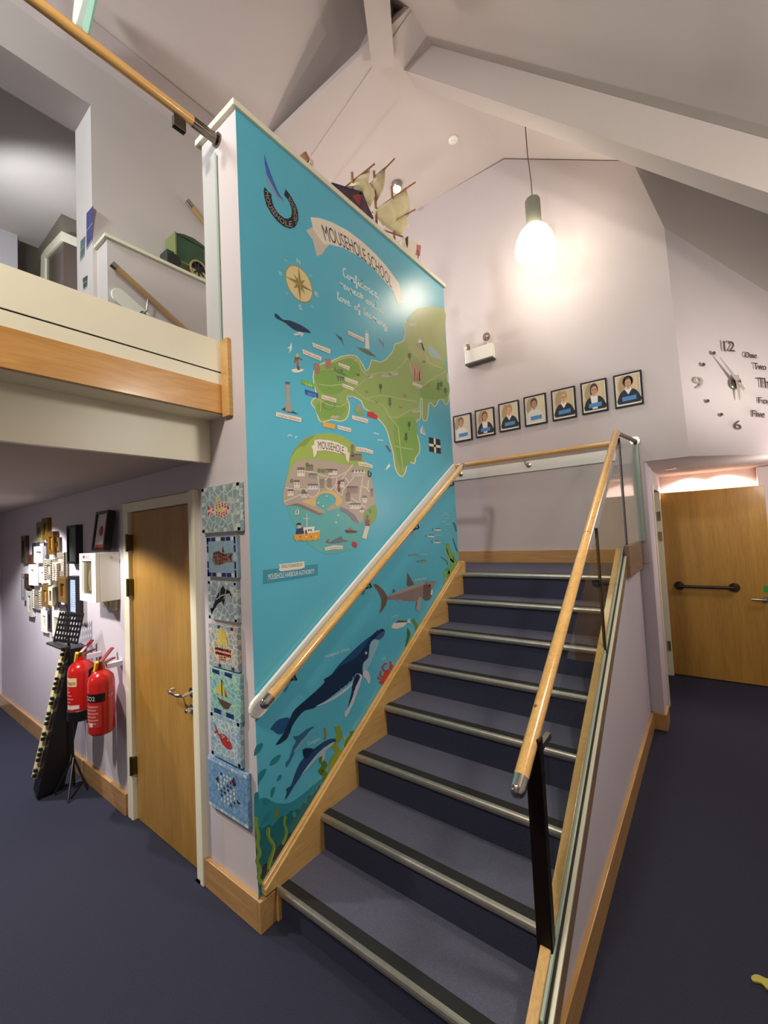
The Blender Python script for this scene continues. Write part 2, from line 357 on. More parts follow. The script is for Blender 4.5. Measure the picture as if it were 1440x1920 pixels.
# gallery: slab edge, soffit, upper walls
struct(MB().box(-4.6, -.331, -4.2, 0, 2.1, 2.26), 'ceiling_under_gallery', CEIL, 'low ceiling under the gallery', 'ceiling')
struct(MB().box(-4.6, -.155, -4.2, 0, 2.292, 2.6), 'floor_gallery', CARPET, 'gallery floor slab', 'floor')
struct(MB().box(-.33, -.3, -4.2, 0, 2.075, 2.292), 'trim_5', CREAM, 'cream lower fascia below the gallery edge', 'fascia')
struct(MB().box(-.3, -.17, -4.2, 0, 2.286, 2.292), 'trim_6', CREAM, 'cream soffit strip under the timber fascia', 'fascia')
struct(MB().box(-.172, -.15, -4.2, 0, 2.29, 2.428), 'trim_7', FASC, 'orange-brown timber fascia board on the gallery edge', 'fascia')
b = MB(); b.box(-.18, -.152, -4.2, 0, 2.428, 2.484); b.box(-.24, -.15, -4.2, 0, 2.490, 2.64); b.box(-.22, -.16, -4.2, 0, 2.48, 2.492, MC['matt_black'])
b.mats = [CREAM, MC['matt_black']]; b.m = [0]*12+[1]*6
struct(b, 'trim_8', CREAM, 'cream gallery upstand with a dark shadow groove', 'fascia')
struct(MB().box(-.152, -.095, -.022, 0, 2.272, 2.645), 'trim_9', OAKS, 'small timber end board where the gallery meets the mural wall', 'trim', bevel=.002)
struct(MB().box(-1.83, -1.53, -.09, 3.0, 2.6, 5.36), 'wall_gallery', WALL, 'gallery wall beyond the balcony glass')
struct(MB().box(-1.84, -1.53, -4.2, -.09, 4.72, 5.4), 'wall_gallery_header', WALL, 'wall above the gallery opening')
struct(MB().box(-1.53, -1.36, -.065, 2.0, 2.6, 3.7), 'wall_gallery_stair', WALL, 'low wall beside the upper stair flight')
struct(MB().box(-1.56, -1.335, -.085, 2.02, 3.70, 3.722), 'trim_10', mat('cap_board_paint', (226, 224, 200), .4), 'cream ledge on the low gallery wall', 'trim')
struct(MB().box(-6.5, -1.83, .6, .75, 2.6, 8.2), 'wall_gallery_room', WALLD, 'wall of the room behind the gallery')
struct(MB().box(-6.5, -1.84, -4.2, .6, 8.2, 8.3), 'ceiling_gallery_room', CEIL, 'ceiling of the room behind the gallery', 'ceiling')
struct(MB().box(-6.6, -6.5, -4.2, .75, 2.6, 8.2), 'wall_gallery_room_far', WALLD, 'far wall of the room behind the gallery')
GP = Plane((0, .6, 0), (0, -1, 0))
def onwall(mb, pts, dep, m=None): return mb.prism([GP.pt(*p) for p in pts], (0, -dep, 0), m)
struct(onwall(MB(), [(156, 345), (160, 460), (140, 475), (95, 530), (45, 520)], .22), 'trim_11', mat('taupe_beam_paint', (128, 118, 106), .7), 'taupe sloping beam in the room behind the gallery', 'ceiling beam')
b = MB(); onwall(b, [(124, 498), (131, 487), (165, 455), (165, 472), (132, 502), (131, 560), (122, 560)], .25, CREAM); onwall(b, [(132, 502), (165, 472), (165, 570), (131, 560)], .23, mat('dark_door_glass', (84, 70, 62), .2))
struct(b, 'door_3', None, 'cream door frame in the room behind the gallery', 'door')
# skirtings
struct(MB().box(-4.6, -1.35, -.022, 0, 0, .135), 'baseboard_left', OAKX, 'oak skirting along the left wall', 'skirting', bevel=.004)
b = MB(); b.box(-.425, .0, -.022, 0, 0, .133); b.box(0, .022, -.022, .061, 0, .133)
struct(b, 'baseboard_pier', OAKX, 'oak skirting wrapping the foot of the mural wall', 'skirting', bevel=.003)
struct(MB().box(-1.5, 1.2, 2.9, 2.92, 1.333, 1.45), 'baseboard_landing', OAKX, 'oak skirting at the back of the landing', 'skirting', bevel=.003)
b = MB(); b.box(1.17, 1.19, .2, 2.95, 0, .13); b.box(1.17, 1.28, 2.91, 2.93, 0, .13); b.box(1.262, 1.28, 2.93, 3.12, 0, .13)
struct(b, 'baseboard_right', OAKY, 'oak skirting along the foot of the stair wall', 'skirting', bevel=.003)
# left door
def frame_box(mb, x0, x1, z1, wd, y0, y1):
    mb.box(x0, x0+wd, y0, y1, 0, z1); mb.box(x1-wd, x1, y0, y1, 0, z1); mb.box(x0+wd, x1-wd, y0, y1, z1-wd, z1)
dr = thing('door_1', 'plain oak-veneer door in a cream frame on the left wall', 'door', (-.88, 0, 0)); dr['kind'] = 'structure'
b = MB(); b.box(-1.335, -1.262, -.012, .1, 0, 1.95); b.box(-.505, -.425, -.018, .1, 0, 1.953); b.box(-1.262, -.505, -.012, .1, 1.892, 1.95); b.box(-.455, -.425, -.03, -.012, 0, 1.953); b.box(-.505, -.425, -.03, 0, 0, .0)
b.build('door_frame', CREAM, dr, bevel=.003)
b = MB(); b.box(-1.258, -.508, .012, .055, .006, 1.889); b.build('door_leaf', DOORW, dr, bevel=.002)
for zz in (1.70, 1.42, .33):
    MB().box(-1.272, -1.246, -.016, .014, zz-.05, zz+.05).lathe([(.008, -.055), (.008, .055)], (-1.262, -.018, zz), m=None).build('hinge', mat('dark_steel_hinge', (96, 84, 60), .4, .9), dr)
h = MB().lathe([(.026, 0), (.026, .009)], (-.555, .012, .90), (0, -1, 0)).build('door_handle', CHROME, dr, smooth=True)
MB().tube([(-.555, .005, .90), (-.555, -.045, .90), (-.575, -.058, .90), (-.66, -.058, .902), (-.685, -.05, .903), (-.688, -.02, .903)], .0095).build('lever', CHROME, h, smooth=True)
k = MB().lathe([(.024, 0), (.024, .009)], (-.555, .012, .815), (0, -1, 0)).build('lock_escutcheon', CHROME, dr, smooth=True)
MB().lathe([(.011, 0), (.012, .03), (.009, .034)], (-.555, .003, .815), (0, -1, 0)).build('thumb_turn', CHROME, k, smooth=True)
# right door, standing open
dr = thing('door_2', 'open oak-veneer door with a black grab bar in the right corridor', 'door', (1.23, 4.4, 0)); dr['kind'] = 'structure'
b = MB(); b.box(1.12, 1.258, 3.48, 3.52, 0, 2.0); b.box(1.10, 1.238, 4.375, 4.405, 0, 2.0); b.box(1.235, 1.258, 3.43, 3.5, 0, 2.0)
b.build('door_frame', CREAM, dr, bevel=.002)
b = MB(); b.box(1.222, 2.098, 4.42, 4.462, .01, 1.972); b.build('door_leaf', DOORW, dr, bevel=.002)
for zz in (1.72, 1.50, .32): MB().box(1.205, 1.232, 4.365, 4.376, zz-.05, zz+.05).build('hinge', STEEL, dr)
g = MB().tube([(1.345, 4.36, .962), (1.805, 4.36, .962)], .016)
for x in (1.345, 1.805): g.lathe([(.045, 0), (.045, .012), (.03, .03), (.02, .06)], (x, 4.42, .962), (0, -1, 0))
g.build('grab_bar', BLACK, dr, smooth=True)
h = MB().lathe([(.026, 0), (.026, .01)], (2.035, 4.42, .855), (0, -1, 0)).build('door_handle', STEEL, dr, smooth=True)
MB().tube([(2.035, 4.41, .855), (2.035, 4.365, .855), (2.02, 4.358, .855), (1.925, 4.358, .857)], .0095).build('lever', STEEL, h, smooth=True)
a = Art(Plane((0, 4.42, 0), (0, -1, 0))); a.poly([(1432, 1099), (1440, 1099), (1441, 1111), (1432, 1111)], '2f8f3f', 2); a.build('green_sign', None, dr)

# ================================================================== STAIRCASE
RH, GO, Y1, Z0, XL, XR, Y0W = .17, .2705, .061, -.027, .036, 1.122, 0
st = thing('staircase', 'straight flight of navy-carpeted stairs with metal nosings rising to a landing', 'staircase', (.6, .06, 0))
def nz(i): return RH*i+Z0
def ny(i): return Y1+(i-1)*GO
for i in range(1, 9):
    yb = ny(i+1)+.03 if i < 8 else 2.918
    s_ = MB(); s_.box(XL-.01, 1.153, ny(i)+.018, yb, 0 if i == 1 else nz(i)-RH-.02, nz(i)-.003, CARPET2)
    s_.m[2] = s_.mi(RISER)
    step = s_.build('step' if i < 8 else 'landing', CARPET2, st)
    n = MB(); y = ny(i); zt = nz(i)
    prof = [(y, zt-.004), (y+.004, zt+.001), (y+.016, zt+.002), (y+.016, zt-.02), (y+.018, zt-.034), (y+.003, zt-.032), (y-.003, zt-.022), (y-.003, zt-.012)]
    n.prism([(XL, p, q) for p, q in prof], (XR-XL, 0, 0)); n.mats = [ALU]
    nn = n.build('nosing', ALU, step)
    MB().box(XL, XR, y+.016, y+.062, zt-.006, zt+.0015).build('grip_strip', RUBBER, nn)
MB().box(-1.3, XL-.01, 1.99, 2.918, 1.1, nz(8)-.003).build('landing_turn', CARPET2, st)
# left string with rounded cap, right string
sl = .6295
b = MB(); pts = [(ny(1)-.0, 0), (ny(1)-.0, .150), (-.001, .150), (-.001, .178), (1.955, 1.400), (1.985, 1.400), (1.985, 1.30), (1.985, .9), (.5, 0)]
b.prism([(.0015, p, q) for p, q in pts], (.034, 0, 0)); b.build('left_string', OAKS, st, bevel=.004)
b = MB(); q0 = Vector((.0, .0, .172)); q1 = Vector((.0, 1.955, 1.402))
b.prism([(.0015, 0, .165), (.0015, 1.957, 1.390), (.0015, 1.957, 1.418), (.0015, 0, .192)], (.022, 0, 0)); b.build('left_string_cap', OAKS, st, bevel=.006)
MB().box(.0015, .055, 1.955, 1.995, 1.30, 1.425).build('newel_block', OAKS, st, bevel=.004)
L = lambda y: .24+.616*(y-.118)
b = MB(); b.prism([(1.124, .075, 0), (1.124, .075, L(.075)), (1.124, 2.16, L(2.16)), (1.124, 2.918, L(2.16)), (1.124, 2.918, 1.1), (1.124, 2.2, 1.1), (1.124, .6, 0)], (.034, 0, 0)); b.build('right_string', OAKS, st, bevel=.003)
b = MB(); b.prism([(1.165, .13, 0), (1.165, .13, L(.13)-.13), (1.165, 2.20, L(2.2)-.13), (1.165, 2.918, L(2.2)-.13), (1.165, 2.918, 0)], (.006, 0, 0)); b.build('outer_wall_face', WALLD, st)
b = MB(); b.prism([(1.154, .13, 0), (1.154, .13, L(.13)-.12), (1.154, 2.20, L(2.2)-.12), (1.154, 2.918, L(2.2)-.12), (1.154, 2.918, 0)], (.011, 0, 0)); b.build('outer_wall_core', BLACKM, st)
def rake(x0, x1, dz0, dz1, y0=.13, y1=2.19):
    return MB().prism([(x0, y0, L(y0)+dz0), (x0, y1, L(y1)+dz0), (x0, y1, L(y1)+dz1), (x0, y0, L(y0)+dz1)], (x1-x0, 0, 0))
rake(1.158, 1.1665, -.035, -.012).build('glazing_bead', mat('pale_glazing_bead', (170, 190, 172), .3), st)
rake(1.165, 1.168, -.072, -.035).build('glazing_channel', BLACKM, st)
rake(1.165, 1.182, -.085, -.072).build('steel_edge_trim', mat('steel_gleam_paint', (236, 232, 205), .35, .2), st)  # steel's bright gleam put into a creamy, barely metallic colour
rake(1.168, 1.180, -.175, -.085).build('outer_rake_board', BROWN, st, bevel=.002)
MB().box(1.168, 1.20, 2.19, 2.925, L(2.19)-.22, L(2.19)+.0).build('landing_fascia', BROWN, st, bevel=.003)

# ------------------------------------------------------------------ glass balustrade with handrail (right)
bal = thing('stair_balustrade', 'frameless glass balustrade with wooden handrail on the open right side of the stairs', 'balustrade', (1.155, .3, .2))
def gpanel(y0, y1, top0, top1, nm='glass_pane'):
    return MB().prism([(1.157, y0, L(y0)-.05), (1.157, y1, L(min(y1, 2.19))-.05), (1.157, y1, top1), (1.157, y0, top0)], (.010, 0, 0)).build(nm, GLASS, bal)
RR = lambda y: .905+.643*(y-.165)
gpanel(.335, 1.375, RR(.335)-.05, RR(1.375)-.05); gpanel(1.385, 2.375, RR(1.385)-.05, RR(2.375)-.05)
MB().prism([(1.158, 2.385, L(2.19)-.03), (1.20, 2.90, L(2.19)-.03), (1.20, 2.90, 2.30), (1.158, 2.385, 2.30)], (.010, 0, 0)).build('glass_pane', GLASS, bal)
MB().box(1.154, 1.169, 1.3755, 1.384, L(1.38)-.03, RR(1.38)-.03).build('panel_joint', BLACKM, bal)
MB().box(1.154, 1.169, 2.376, 2.384, L(2.19)-.03, RR(2.38)-.03).build('panel_joint', BLACKM, bal)
MB().box(1.196, 1.225, 2.885, 2.915, L(2.19), 2.31).build('end_channel', mat('green_tinted_edge', (176, 196, 182), .15, .1), bal)
MB().box(1.112, 1.164, .262, .300, 0, .985).build('end_post', DARKM, bal, bevel=.004)
rl = MB().tube([(1.133, .165, .905), (1.135, 1.28, RR(1.28))], .0235, seg=20).build('handrail', RAILW, bal, smooth=True)
MB().tube([(1.135, 1.284, RR(1.284)), (1.145, 2.372, RR(2.372)-.0), (1.146, 2.40, 2.345), (1.146, 2.41, 2.335)], .0235, seg=20).build('handrail', RAILW, bal, smooth=True)
MB().tube([(1.1331, .1655, .9055), (1.1329, .132, .884)], .0245, seg=20).lathe([(.0245, 0), (.021, .012), (.012, .021), (.002, .024)], (1.1329, .132, .884), (0, -1, -.643)).build('rail_end_cap', CHROME, rl, smooth=True)
MB().tube([(1.146, 2.40, 2.345), (1.17, 2.60, 2.345), (1.205, 2.9, 2.345)], .016, mat('bronze_bar', (120, 104, 76), .3, .8)).lathe([(.036, 0), (.036, .012)], (1.205, 2.918, 2.345), (0, -1, 0), CHROME).build('wall_return_bar', None, bal, smooth=True)
MB().box(1.142, 1.160, .30, .40, .935, .955).build('rail_bracket', CHROME, bal)
MB().lathe([(.006, 0), (.006, .003)], (1.125, .36, RR(.36)+.0235), (-.3, -.5, .8), mat('wood_plug', (120, 90, 50), .5)).build('screw_plug', None, rl)

# ------------------------------------------------------------------ mural-side handrail
hr = thing('wall_handrail', 'wooden handrail on a white backing board rising along the mural', 'handrail', (.05, 0, .9))
a0, a1 = Vector((0, .005, .942)), Vector((0, 1.98, 2.185)); dd = (a1-a0).normalized(); up = Vector((0, -dd.z, dd.y))
pts = []
for k in range(9):
    t = math.pi/2+math.pi*k/8; pts.append(a0+dd*(.045*math.cos(t))+up*(.045*math.sin(t)))
e = a1; pts = [e+up*.045] + pts + [e-up*.045]
MB().prism([(.0045, p.y, p.z) for p in pts], (.018, 0, 0)).build('backing_board', WHITE, hr, bevel=.004)
R_ = lambda y: .985+.6135*(y-.02)
r1 = MB().tube([(.072, .03, R_(.03)), (.072, 1.97, R_(1.97))], .0225, seg=20).build('handrail', RAILW, hr, smooth=True)
MB().tube([(.072, .032, R_(.032)), (.072, .0, R_(0))], .0235, seg=20).lathe([(.0235, 0), (.02, .012), (.011, .02), (.002, .023)], (.072, .0, R_(0)), (0, -1, -.6135)).build('rail_end_cap', CHROME, r1, smooth=True)
MB().tube([(.072, 1.965, R_(1.965)), (.072, 2.0, 2.203), (.06, 2.03, 2.208), (.03, 2.045, 2.21)], .0235, seg=20).build('elbow', STEEL, hr, smooth=True)
MB().tube([(.03, 2.045, 2.21), (-1.2, 2.045, 2.21)], .0225, seg=20).build('handrail', RAILX, hr, smooth=True)
for y in (.16, .74, 1.28, 1.82):
    zc = R_(y)
    MB().lathe([(.022, 0), (.022, .006), (.012, .010)], (.0225, y+.03, zc-.045), (1, 0, 0)).tube([(.026, y+.03, zc-.045), (.05, y+.03, zc-.058), (.07, y+.02, zc-.05), (.072, y, zc-.02)], .0055).build('bracket', mat('dark_chrome', (120, 112, 100), .2, 1), hr, smooth=True)
# ------------------------------------------------------------------ landing handrail on the back wall
hb = thing('landing_handrail', 'level wooden handrail on a white board across the back wall of the landing', 'handrail', (.3, 2.9, 2.3))
MB().box(-1.5, 1.06, 2.90, 2.9195, 2.20, 2.30).build('backing_board', WHITE, hb, bevel=.004)
MB().tube([(-1.5, 2.85, 2.345), (1.10, 2.85, 2.345)], .0225, seg=20).build('handrail', RAILX, hb, smooth=True)
for x in (.30, -.42, -1.1):
    MB().lathe([(.024, 0), (.024, .006), (.012, .010)], (x+.02, 2.90, 2.262), (0, -1, 0)).tube([(x+.02, 2.895, 2.262), (x+.015, 2.87, 2.25), (x, 2.852, 2.275), (x, 2.85, 2.325)], .0055).build('bracket', STEEL, hb, smooth=True)
# ------------------------------------------------------------------ gallery balustrade
gb = thing('gallery_balustrade', 'glass balustrade with wooden handrail along the gallery edge', 'balustrade', (-.15, -.5, 2.64))
MB().box(-.170, -.158, -4.0, -.012, 2.60, 3.60, GLASS).build('glass_pane', GLASS, gb)
MB().box(-.170, -.158, -.0118, -.008, 2.60, 3.60).build('glass_edge', mat('green_tinted_edge', (176, 196, 182), .15, .1), gb)
MB().tube([(-.155, -4.0, 3.668), (-.155, -.10, 3.668)], .0215, seg=18).build('handrail', RAILW, gb, smooth=True)
MB().tube([(-.155, -.13, 3.668), (-.155, -.045, 3.668), (-.155, -.022, 3.668), (-.158, -.012, 3.668)], .0235, seg=18).lathe([(.034, 0), (.034, .008)], (-.155, -.001, 3.668), (0, -1, 0)).build('rail_end_fitting', mat('dark_chrome', (120, 112, 100), .2, 1), gb, smooth=True)
for y in (-.19, -1.1, -2.0): MB().box(-.178, -.15, y-.028, y+.028, 3.585, 3.64).build('glass_clamp', mat('dark_chrome', (120, 112, 100), .2, 1), gb, bevel=.003)
# upper flight handrail seen through the glass
ur = thing('upper_stair_handrail', 'short wooden handrail with white board sloping down the low gallery wall', 'handrail', (-1.3, 0, 3.3))
MB().tube([(-1.30, -.035, 3.492), (-1.30, 1.9, 2.40)], .021, seg=16).build('handrail', mat('worn_rail', (178, 140, 96), .4), ur, smooth=True)
MB().tube([(-1.30, -.062, 3.507), (-1.30, -.033, 3.491)], .0225, seg=16).build('rail_end_cap', CHROME, ur, smooth=True)
pts = []; c0 = Vector((0, .0, 3.335)); dd = Vector((0, 1.9, -1.07)).normalized(); up = Vector((0, -dd.z, dd.y))
for k in range(9):
    t = math.pi/2+math.pi*k/8; pts.append(c0+dd*(.05*math.cos(t))+up*(.05*math.sin(t)))
pts = [c0+dd*2.1+up*.05]+pts+[c0+dd*2.1-up*.05]
MB().prism([(-1.359, p.y, p.z) for p in pts], (.018, 0, 0)).build('backing_board', WHITE, ur, bevel=.003)
MB().lathe([(.022, 0), (.022, .008)], (-1.341, .14, 3.262), (1, 0, 0)).tube([(-1.335, .14, 3.262), (-1.30, .15, 3.28), (-1.30, .16, 3.36)], .006).build('bracket', STEEL, ur, smooth=True)
ur2 = thing('far_stair_handrail', 'wooden handrail end with chrome cap behind the balcony glass, above the green carriage', 'handrail', (-1.3, .5, 4.25))
MB().tube([(-1.50, .60, 4.40), (-1.50, 1.4, 3.86)], .021, seg=16).build('handrail', mat('worn_rail', (178, 140, 96), .4), ur2, smooth=True)
MB().tube([(-1.50, .565, 4.425), (-1.50, .61, 4.394)], .0225, seg=16).build('rail_end_cap', CHROME, ur2, smooth=True)
# ================================================================== LAMPS
PYD = 2.43; PP = Plane((0, 2.43, 0), (0, -1, 0)); LC = PP.pt(1003, 462); LH = PP.pt(1000, 402); LT = PP.pt(986, 250); kk = 1.02
pl = thing('pendant_lamp', 'glowing white glass bell pendant on a thin cord in front of the back wall', 'lamp', tuple(LC))
b_ = PP.pt(996, 340); MB().tube([tuple(LT+Vector((0, 0, .1))), tuple(LT), tuple(PP.pt(989, 290)), (LH.x, 2.43, b_.z), (LH.x, 2.43, LH.z+.15)], .0045, seg=8).build('cord', mat('grey_cord', (110, 96, 84), .6), pl, smooth=True)
MB().lathe([(.02*kk, .205*kk), (.052*kk, .20*kk), (.06*kk, .185*kk), (.06*kk, -.02), (.056*kk, -.03)], (LC.x+.004, 2.43, LC.z+.205), (0, 0, 1)).build('lamp_holder', mat('grey_lamp_holder', (128, 128, 112), .5), pl, smooth=True)
prof = [(.045, .185), (.075, .17), (.11, .135), (.137, .085), (.152, .03), (.158, -.02), (.155, -.045), (.13, -.066), (.08, -.078), (.0, -.082)]
MB().lathe([(r_*kk, h_*kk) for r_, h_ in prof], tuple(LC+Vector((0, 0, -.01))), (0, 0, 1), seg=40, cap=False).build('glass_shade', mat('glowing_opal_glass', (255, 242, 218), .3, emit=17), pl, smooth=True)
t = tag(MB().lathe([(.045, 0), (.045, -.012), (.030, -.02)], (-.03, 2.405, 5.372)).lathe([(.018, -.019), (.016, -.026)], (-.03, 2.405, 5.372), m=None).build('smoke_detector', WHITE, smooth=True), 'small round white detector on the flat stairwell ceiling', 'smoke detector')
sl_ = thing('ceiling_spotlight', 'small round glass spotlight on the ceiling behind the model ship', 'lamp', (-.74, 2.47, 5.33))
MB().lathe([(.055, .042), (.055, 0), (.048, -.012)], (-.74, 2.47, 5.33)).build('housing', STEEL, sl_, smooth=True)
MB().lathe([(.046, -.012), (.04, -.03), (.02, -.045), (.0, -.05)], (-.74, 2.47, 5.33), cap=False).build('lamp_glass', mat('lit_glass', (240, 226, 196), .2, emit=.9), sl_, smooth=True)
dl = thing('recessed_downlight', 'small unlit round downlight in the corridor ceiling', 'lamp', (1.39, 3.75, 2.16)); MB().lathe([(.045, .004), (.045, -.004), (.036, -.005)], (1.39, 3.75, 2.165)).build('rim', STEEL, dl, smooth=True)
MB().lathe([(.034, -.0055), (.0, -.006)], (1.39, 3.75, 2.165), cap=False).build('lens', mat('dim_lens', (110, 96, 84), .3), dl)
gp = thing('glass_wall_lamp', 'pale green glass and white lamp above the gallery handrail at the top edge', 'lamp', (-1.25, -.2, 5.0))
a = Plane((0, -.18, 0), (0, -1, 0)); 
def solid(pl_, pts, th, sm=0):
    if sm: pts = crom(pts, True, sm)
    return MB().prism([pl_.pt(u, v) for u, v in pts], pl_.n*-th)
solid(a, [(153, 0), (170, -20), (182, -20), (165, 62), (155, 62)], .012).build('glass_blade', mat('green_frosted_glass', (150, 196, 168), .2), gp)
solid(a, [(152, -10), (158, -22), (172, -20), (160, 30), (151, 56), (146, 46), (148, 20)], -.03, 3).build('white_diffuser', WHITE, gp)
# emergency light
em = thing('emergency_light', 'twin-spot emergency light box on the back wall', 'emergency light', (-.1, 2.9, 3.4))
MB().box(-.245, .05, 2.835, 2.92, 3.385, 3.525, m=None).build('light_box', WHITE, em, bevel=.006)
MB().box(-.247, .052, 2.833, 2.92, 3.372, 3.386).build('base_plate', mat('dark_grey_plastic', (90, 84, 74), .5), em)
for x, dx, dz in ((-.215, -.35, -.05), (.0, .1, 0)):
    c = Vector((x, 2.84, 3.60+dz)); ax = Vector((dx, -1, -.22)).normalized()
    h = MB().lathe([(.012, -.05), (.035, -.035), (.046, -.005), (.047, 0), (.042, .002)], c, ax).tube([(x, 2.87, 3.52), tuple(c-ax*.03)], .008).build('spot_head', mat('cream_plastic', (226, 222, 196), .4), em, smooth=True)
    MB().lathe([(.041, .0025), (.030, .008), (.0, .012)], c, ax, cap=False).build('lens', mat('spot_lens', (190, 176, 168), .12, .7), h, smooth=True)

# ================================================================== MURAL
mu = thing('printed_mural', 'large turquoise printed mural map of a coast with sea animals on the stair wall', 'mural', (0, 1, .2))
PM = Plane((0, 0, 0), (1, 0, 0))
b = MB(); b.prism([(0, .0, .155), (0, .0, 3.73), (0, 1.984, 3.73), (0, 1.984, 1.41)], (.0003, 0, 0), mat('mural_turquoise_print', (88, 180, 204), .29, noise=.05, nscale=1.6, bump=.03, bscale=350))
b.build('sea_background', None, mu)
CREAMP, NAVY, TEALD = 'e8ddcc', '1d3350', '1f6a74'
# deeper water and seabed at the foot
A = Art(PM, (475, 1380, .15625))
A.poly([(5, 820), (60, 760), (150, 740), (260, 800), (430, 800), (600, 690), (760, 560), (800, 600), (130, 1850), (60, 1850)], '2f8a98', 4.5, 3)
A.poly([(20, 1120), (100, 1110), (190, 1060), (215, 1085), (260, 1040), (330, 965), (400, 950), (440, 890), (480, 900), (520, 870), (560, 885), (590, 800), (640, 810), (655, 715), (700, 720), (740, 650), (770, 640), (775, 590), (800, 610), (700, 800), (450, 1230), (200, 1600), (130, 1700), (75, 1850), (50, 1700)], '1f6b70', 5, 2)
A.ell(490, 940, 24, 36, '3b8d96', 6)
for p in ([(10, 180), (40, 110), (110, 85), (100, 150), (50, 210), (8, 240)], [(190, 355), (230, 270), (320, 220), (315, 270), (260, 330)], [(55, 585), (60, 450), (150, 390), (130, 470), (80, 540)], [(10, 700), (50, 670), (65, 720), (50, 780), (15, 810)], [(115, 760), (190, 755), (180, 810), (140, 850), (118, 820)], [(275, 540), (300, 480), (335, 460), (330, 510)], [(205, 700), (220, 630), (260, 610), (245, 680), (215, 740)], [(90, 1070), (110, 990), (190, 900), (180, 1000)]):
    A.poly(p, '2a8089', 5.6, 3)
A.poly([(75, 1690), (100, 1580), (160, 1520), (170, 1560), (150, 1640), (110, 1710)], '1b2c44', 6.2, 3); A.poly([(235, 1500), (250, 1400), (310, 1310), (350, 1260), (400, 1190), (450, 1150), (430, 1210), (300, 1420)], '1e3350', 6.2, 2)
A.build('seabed', None, mu)
WC = [(475, 1380, .15625)]
def frond(*a_):
    w_ = Art(PM, WC[0]); w_.line(*a_); w_.build('kelp_frond', None, mu)
def weed(*a_):
    w_ = Art(PM, WC[0]); w_.poly(*a_); w_.build('seaweed_leaf', None, mu)
frond([(180, 1090), (165, 1160), (200, 1260), (240, 1320), (225, 1400), (190, 1480), (175, 1600)], 30, '6f8f2a', 7, 3); frond([(195, 1110), (190, 1200), (245, 1290), (250, 1380), (210, 1500), (190, 1590)], 12, 'a7b43a', 7.5, 3)
frond([(385, 960), (370, 1040), (395, 1140), (380, 1230), (345, 1300)], 34, '6d9a3c', 7, 3); frond([(275, 860), (285, 900), (255, 990)], 36, '7b7d2c', 7, 3)
frond([(35, 970), (30, 1060), (60, 1200), (45, 1300), (75, 1400), (40, 1500), (80, 1600), (60, 1700), (110, 1780)], 46, '7d9c38', 7, 3)
frond([(830, 240), (815, 300), (860, 350), (800, 430), (860, 450), (850, 560)], 60, '5f7a1c', 7, 3); frond([(855, -100), (862, 0), (850, 40)], 26, '8b7f30', 7, 3)
frond([(1000, -120), (1030, 0), (960, 110), (1030, 190), (950, 280), (940, 380), (920, 440)], 66, '8a9a2c', 7, 3); frond([(1170, -60), (1180, -10), (1130, 60), (1105, 130)], 50, '5c7c24', 7, 3); frond([(1080, 0), (1100, 60), (1070, 140)], 18, 'a9b848', 7, 3)
WC[0] = (690, 950, .1406)
weed([(520, 1610), (560, 1680), (555, 1740), (500, 1870), (495, 1830), (520, 1720)], '3d6e30', 7, 2); frond([(590, 1500), (640, 1580), (650, 1660)], 40, '5c8a3a', 7, 3)
for p, w_, c_ in (([(1060, 490), (1075, 600), (1120, 700), (1110, 830), (1080, 900)], 52, '7aa348'), ([(1040, 560), (1080, 680), (1170, 760)], 22, 'a2b85a'), ([(1140, 610), (1150, 700), (1190, 740)], 26, '7aa348'), ([(970, 670), (1040, 720), (1060, 780)], 20, '4f8a5c'), ([(1040, 820), (1070, 870), (1050, 940)], 40, '5f9a48'), ([(1010, 860), (1025, 960), (1015, 1030)], 24, '86a850'), ([(1135, 210), (1160, 260), (1175, 330)], 26, '2f7488'), ([(1130, 420), (1160, 520), (1195, 600)], 18, '2f7488')): frond(p, w_, c_, 7, 3)
# whale
A = Art(PM, (480, 1150, .1979))
A.poly([(180, 1250), (250, 1150), (320, 1000), (350, 930), (420, 860), (560, 740), (650, 650), (640, 625), (720, 575), (780, 490), (900, 370), (1010, 270), (1100, 205), (1140, 165), (1200, 145), (1220, 175), (1200, 225), (1160, 250), (1120, 240), (1075, 300), (1060, 420), (1010, 480), (1005, 620), (960, 610), (945, 570), (900, 640), (760, 750), (640, 840), (540, 900), (460, 920), (400, 980), (340, 1070), (290, 1190)], '17304e', 8, 2)
A.poly([(720, 575), (780, 490), (900, 370), (1010, 270), (1090, 212), (1050, 280), (1000, 350), (930, 430), (800, 500)], '1f4a78', 9, 2)
A.poly([(135, 1095), (190, 1020), (260, 990), (320, 995), (290, 1070), (245, 1140), (190, 1135), (160, 1105)], '23507e', 8, 2)
A.poly([(560, 880), (700, 810), (800, 740), (900, 660), (945, 575), (935, 640), (880, 710), (760, 800), (640, 860)], 'c3c8d6', 9, 2)
A.poly([(950, 570), (1005, 590), (990, 650), (960, 740), (920, 850), (860, 970), (840, 980), (840, 930), (880, 880), (905, 760), (915, 660)], 'c3c8d6', 9, 2); A.poly([(950, 575), (985, 600), (940, 700), (910, 800), (870, 885), (905, 740), (915, 650)], '1a2f4e', 10, 2)
A.poly([(1010, 560), (1045, 535), (1075, 580), (1080, 640), (1062, 672), (1040, 620), (1015, 600)], 'c3c8d6', 9, 2)
A.poly([(1075, 300), (1110, 250), (1165, 262), (1130, 360), (1080, 480), (1030, 560), (1005, 540), (1020, 460), (1062, 420)], '8fb8cc', 8.5, 2)
A.ell(1040, 375, 9, 14, 'c3c8d6', 11); A.poly([(1130, 230), (1170, 190), (1215, 170), (1205, 220), (1160, 250)], '3a5a80', 9.5, 2)
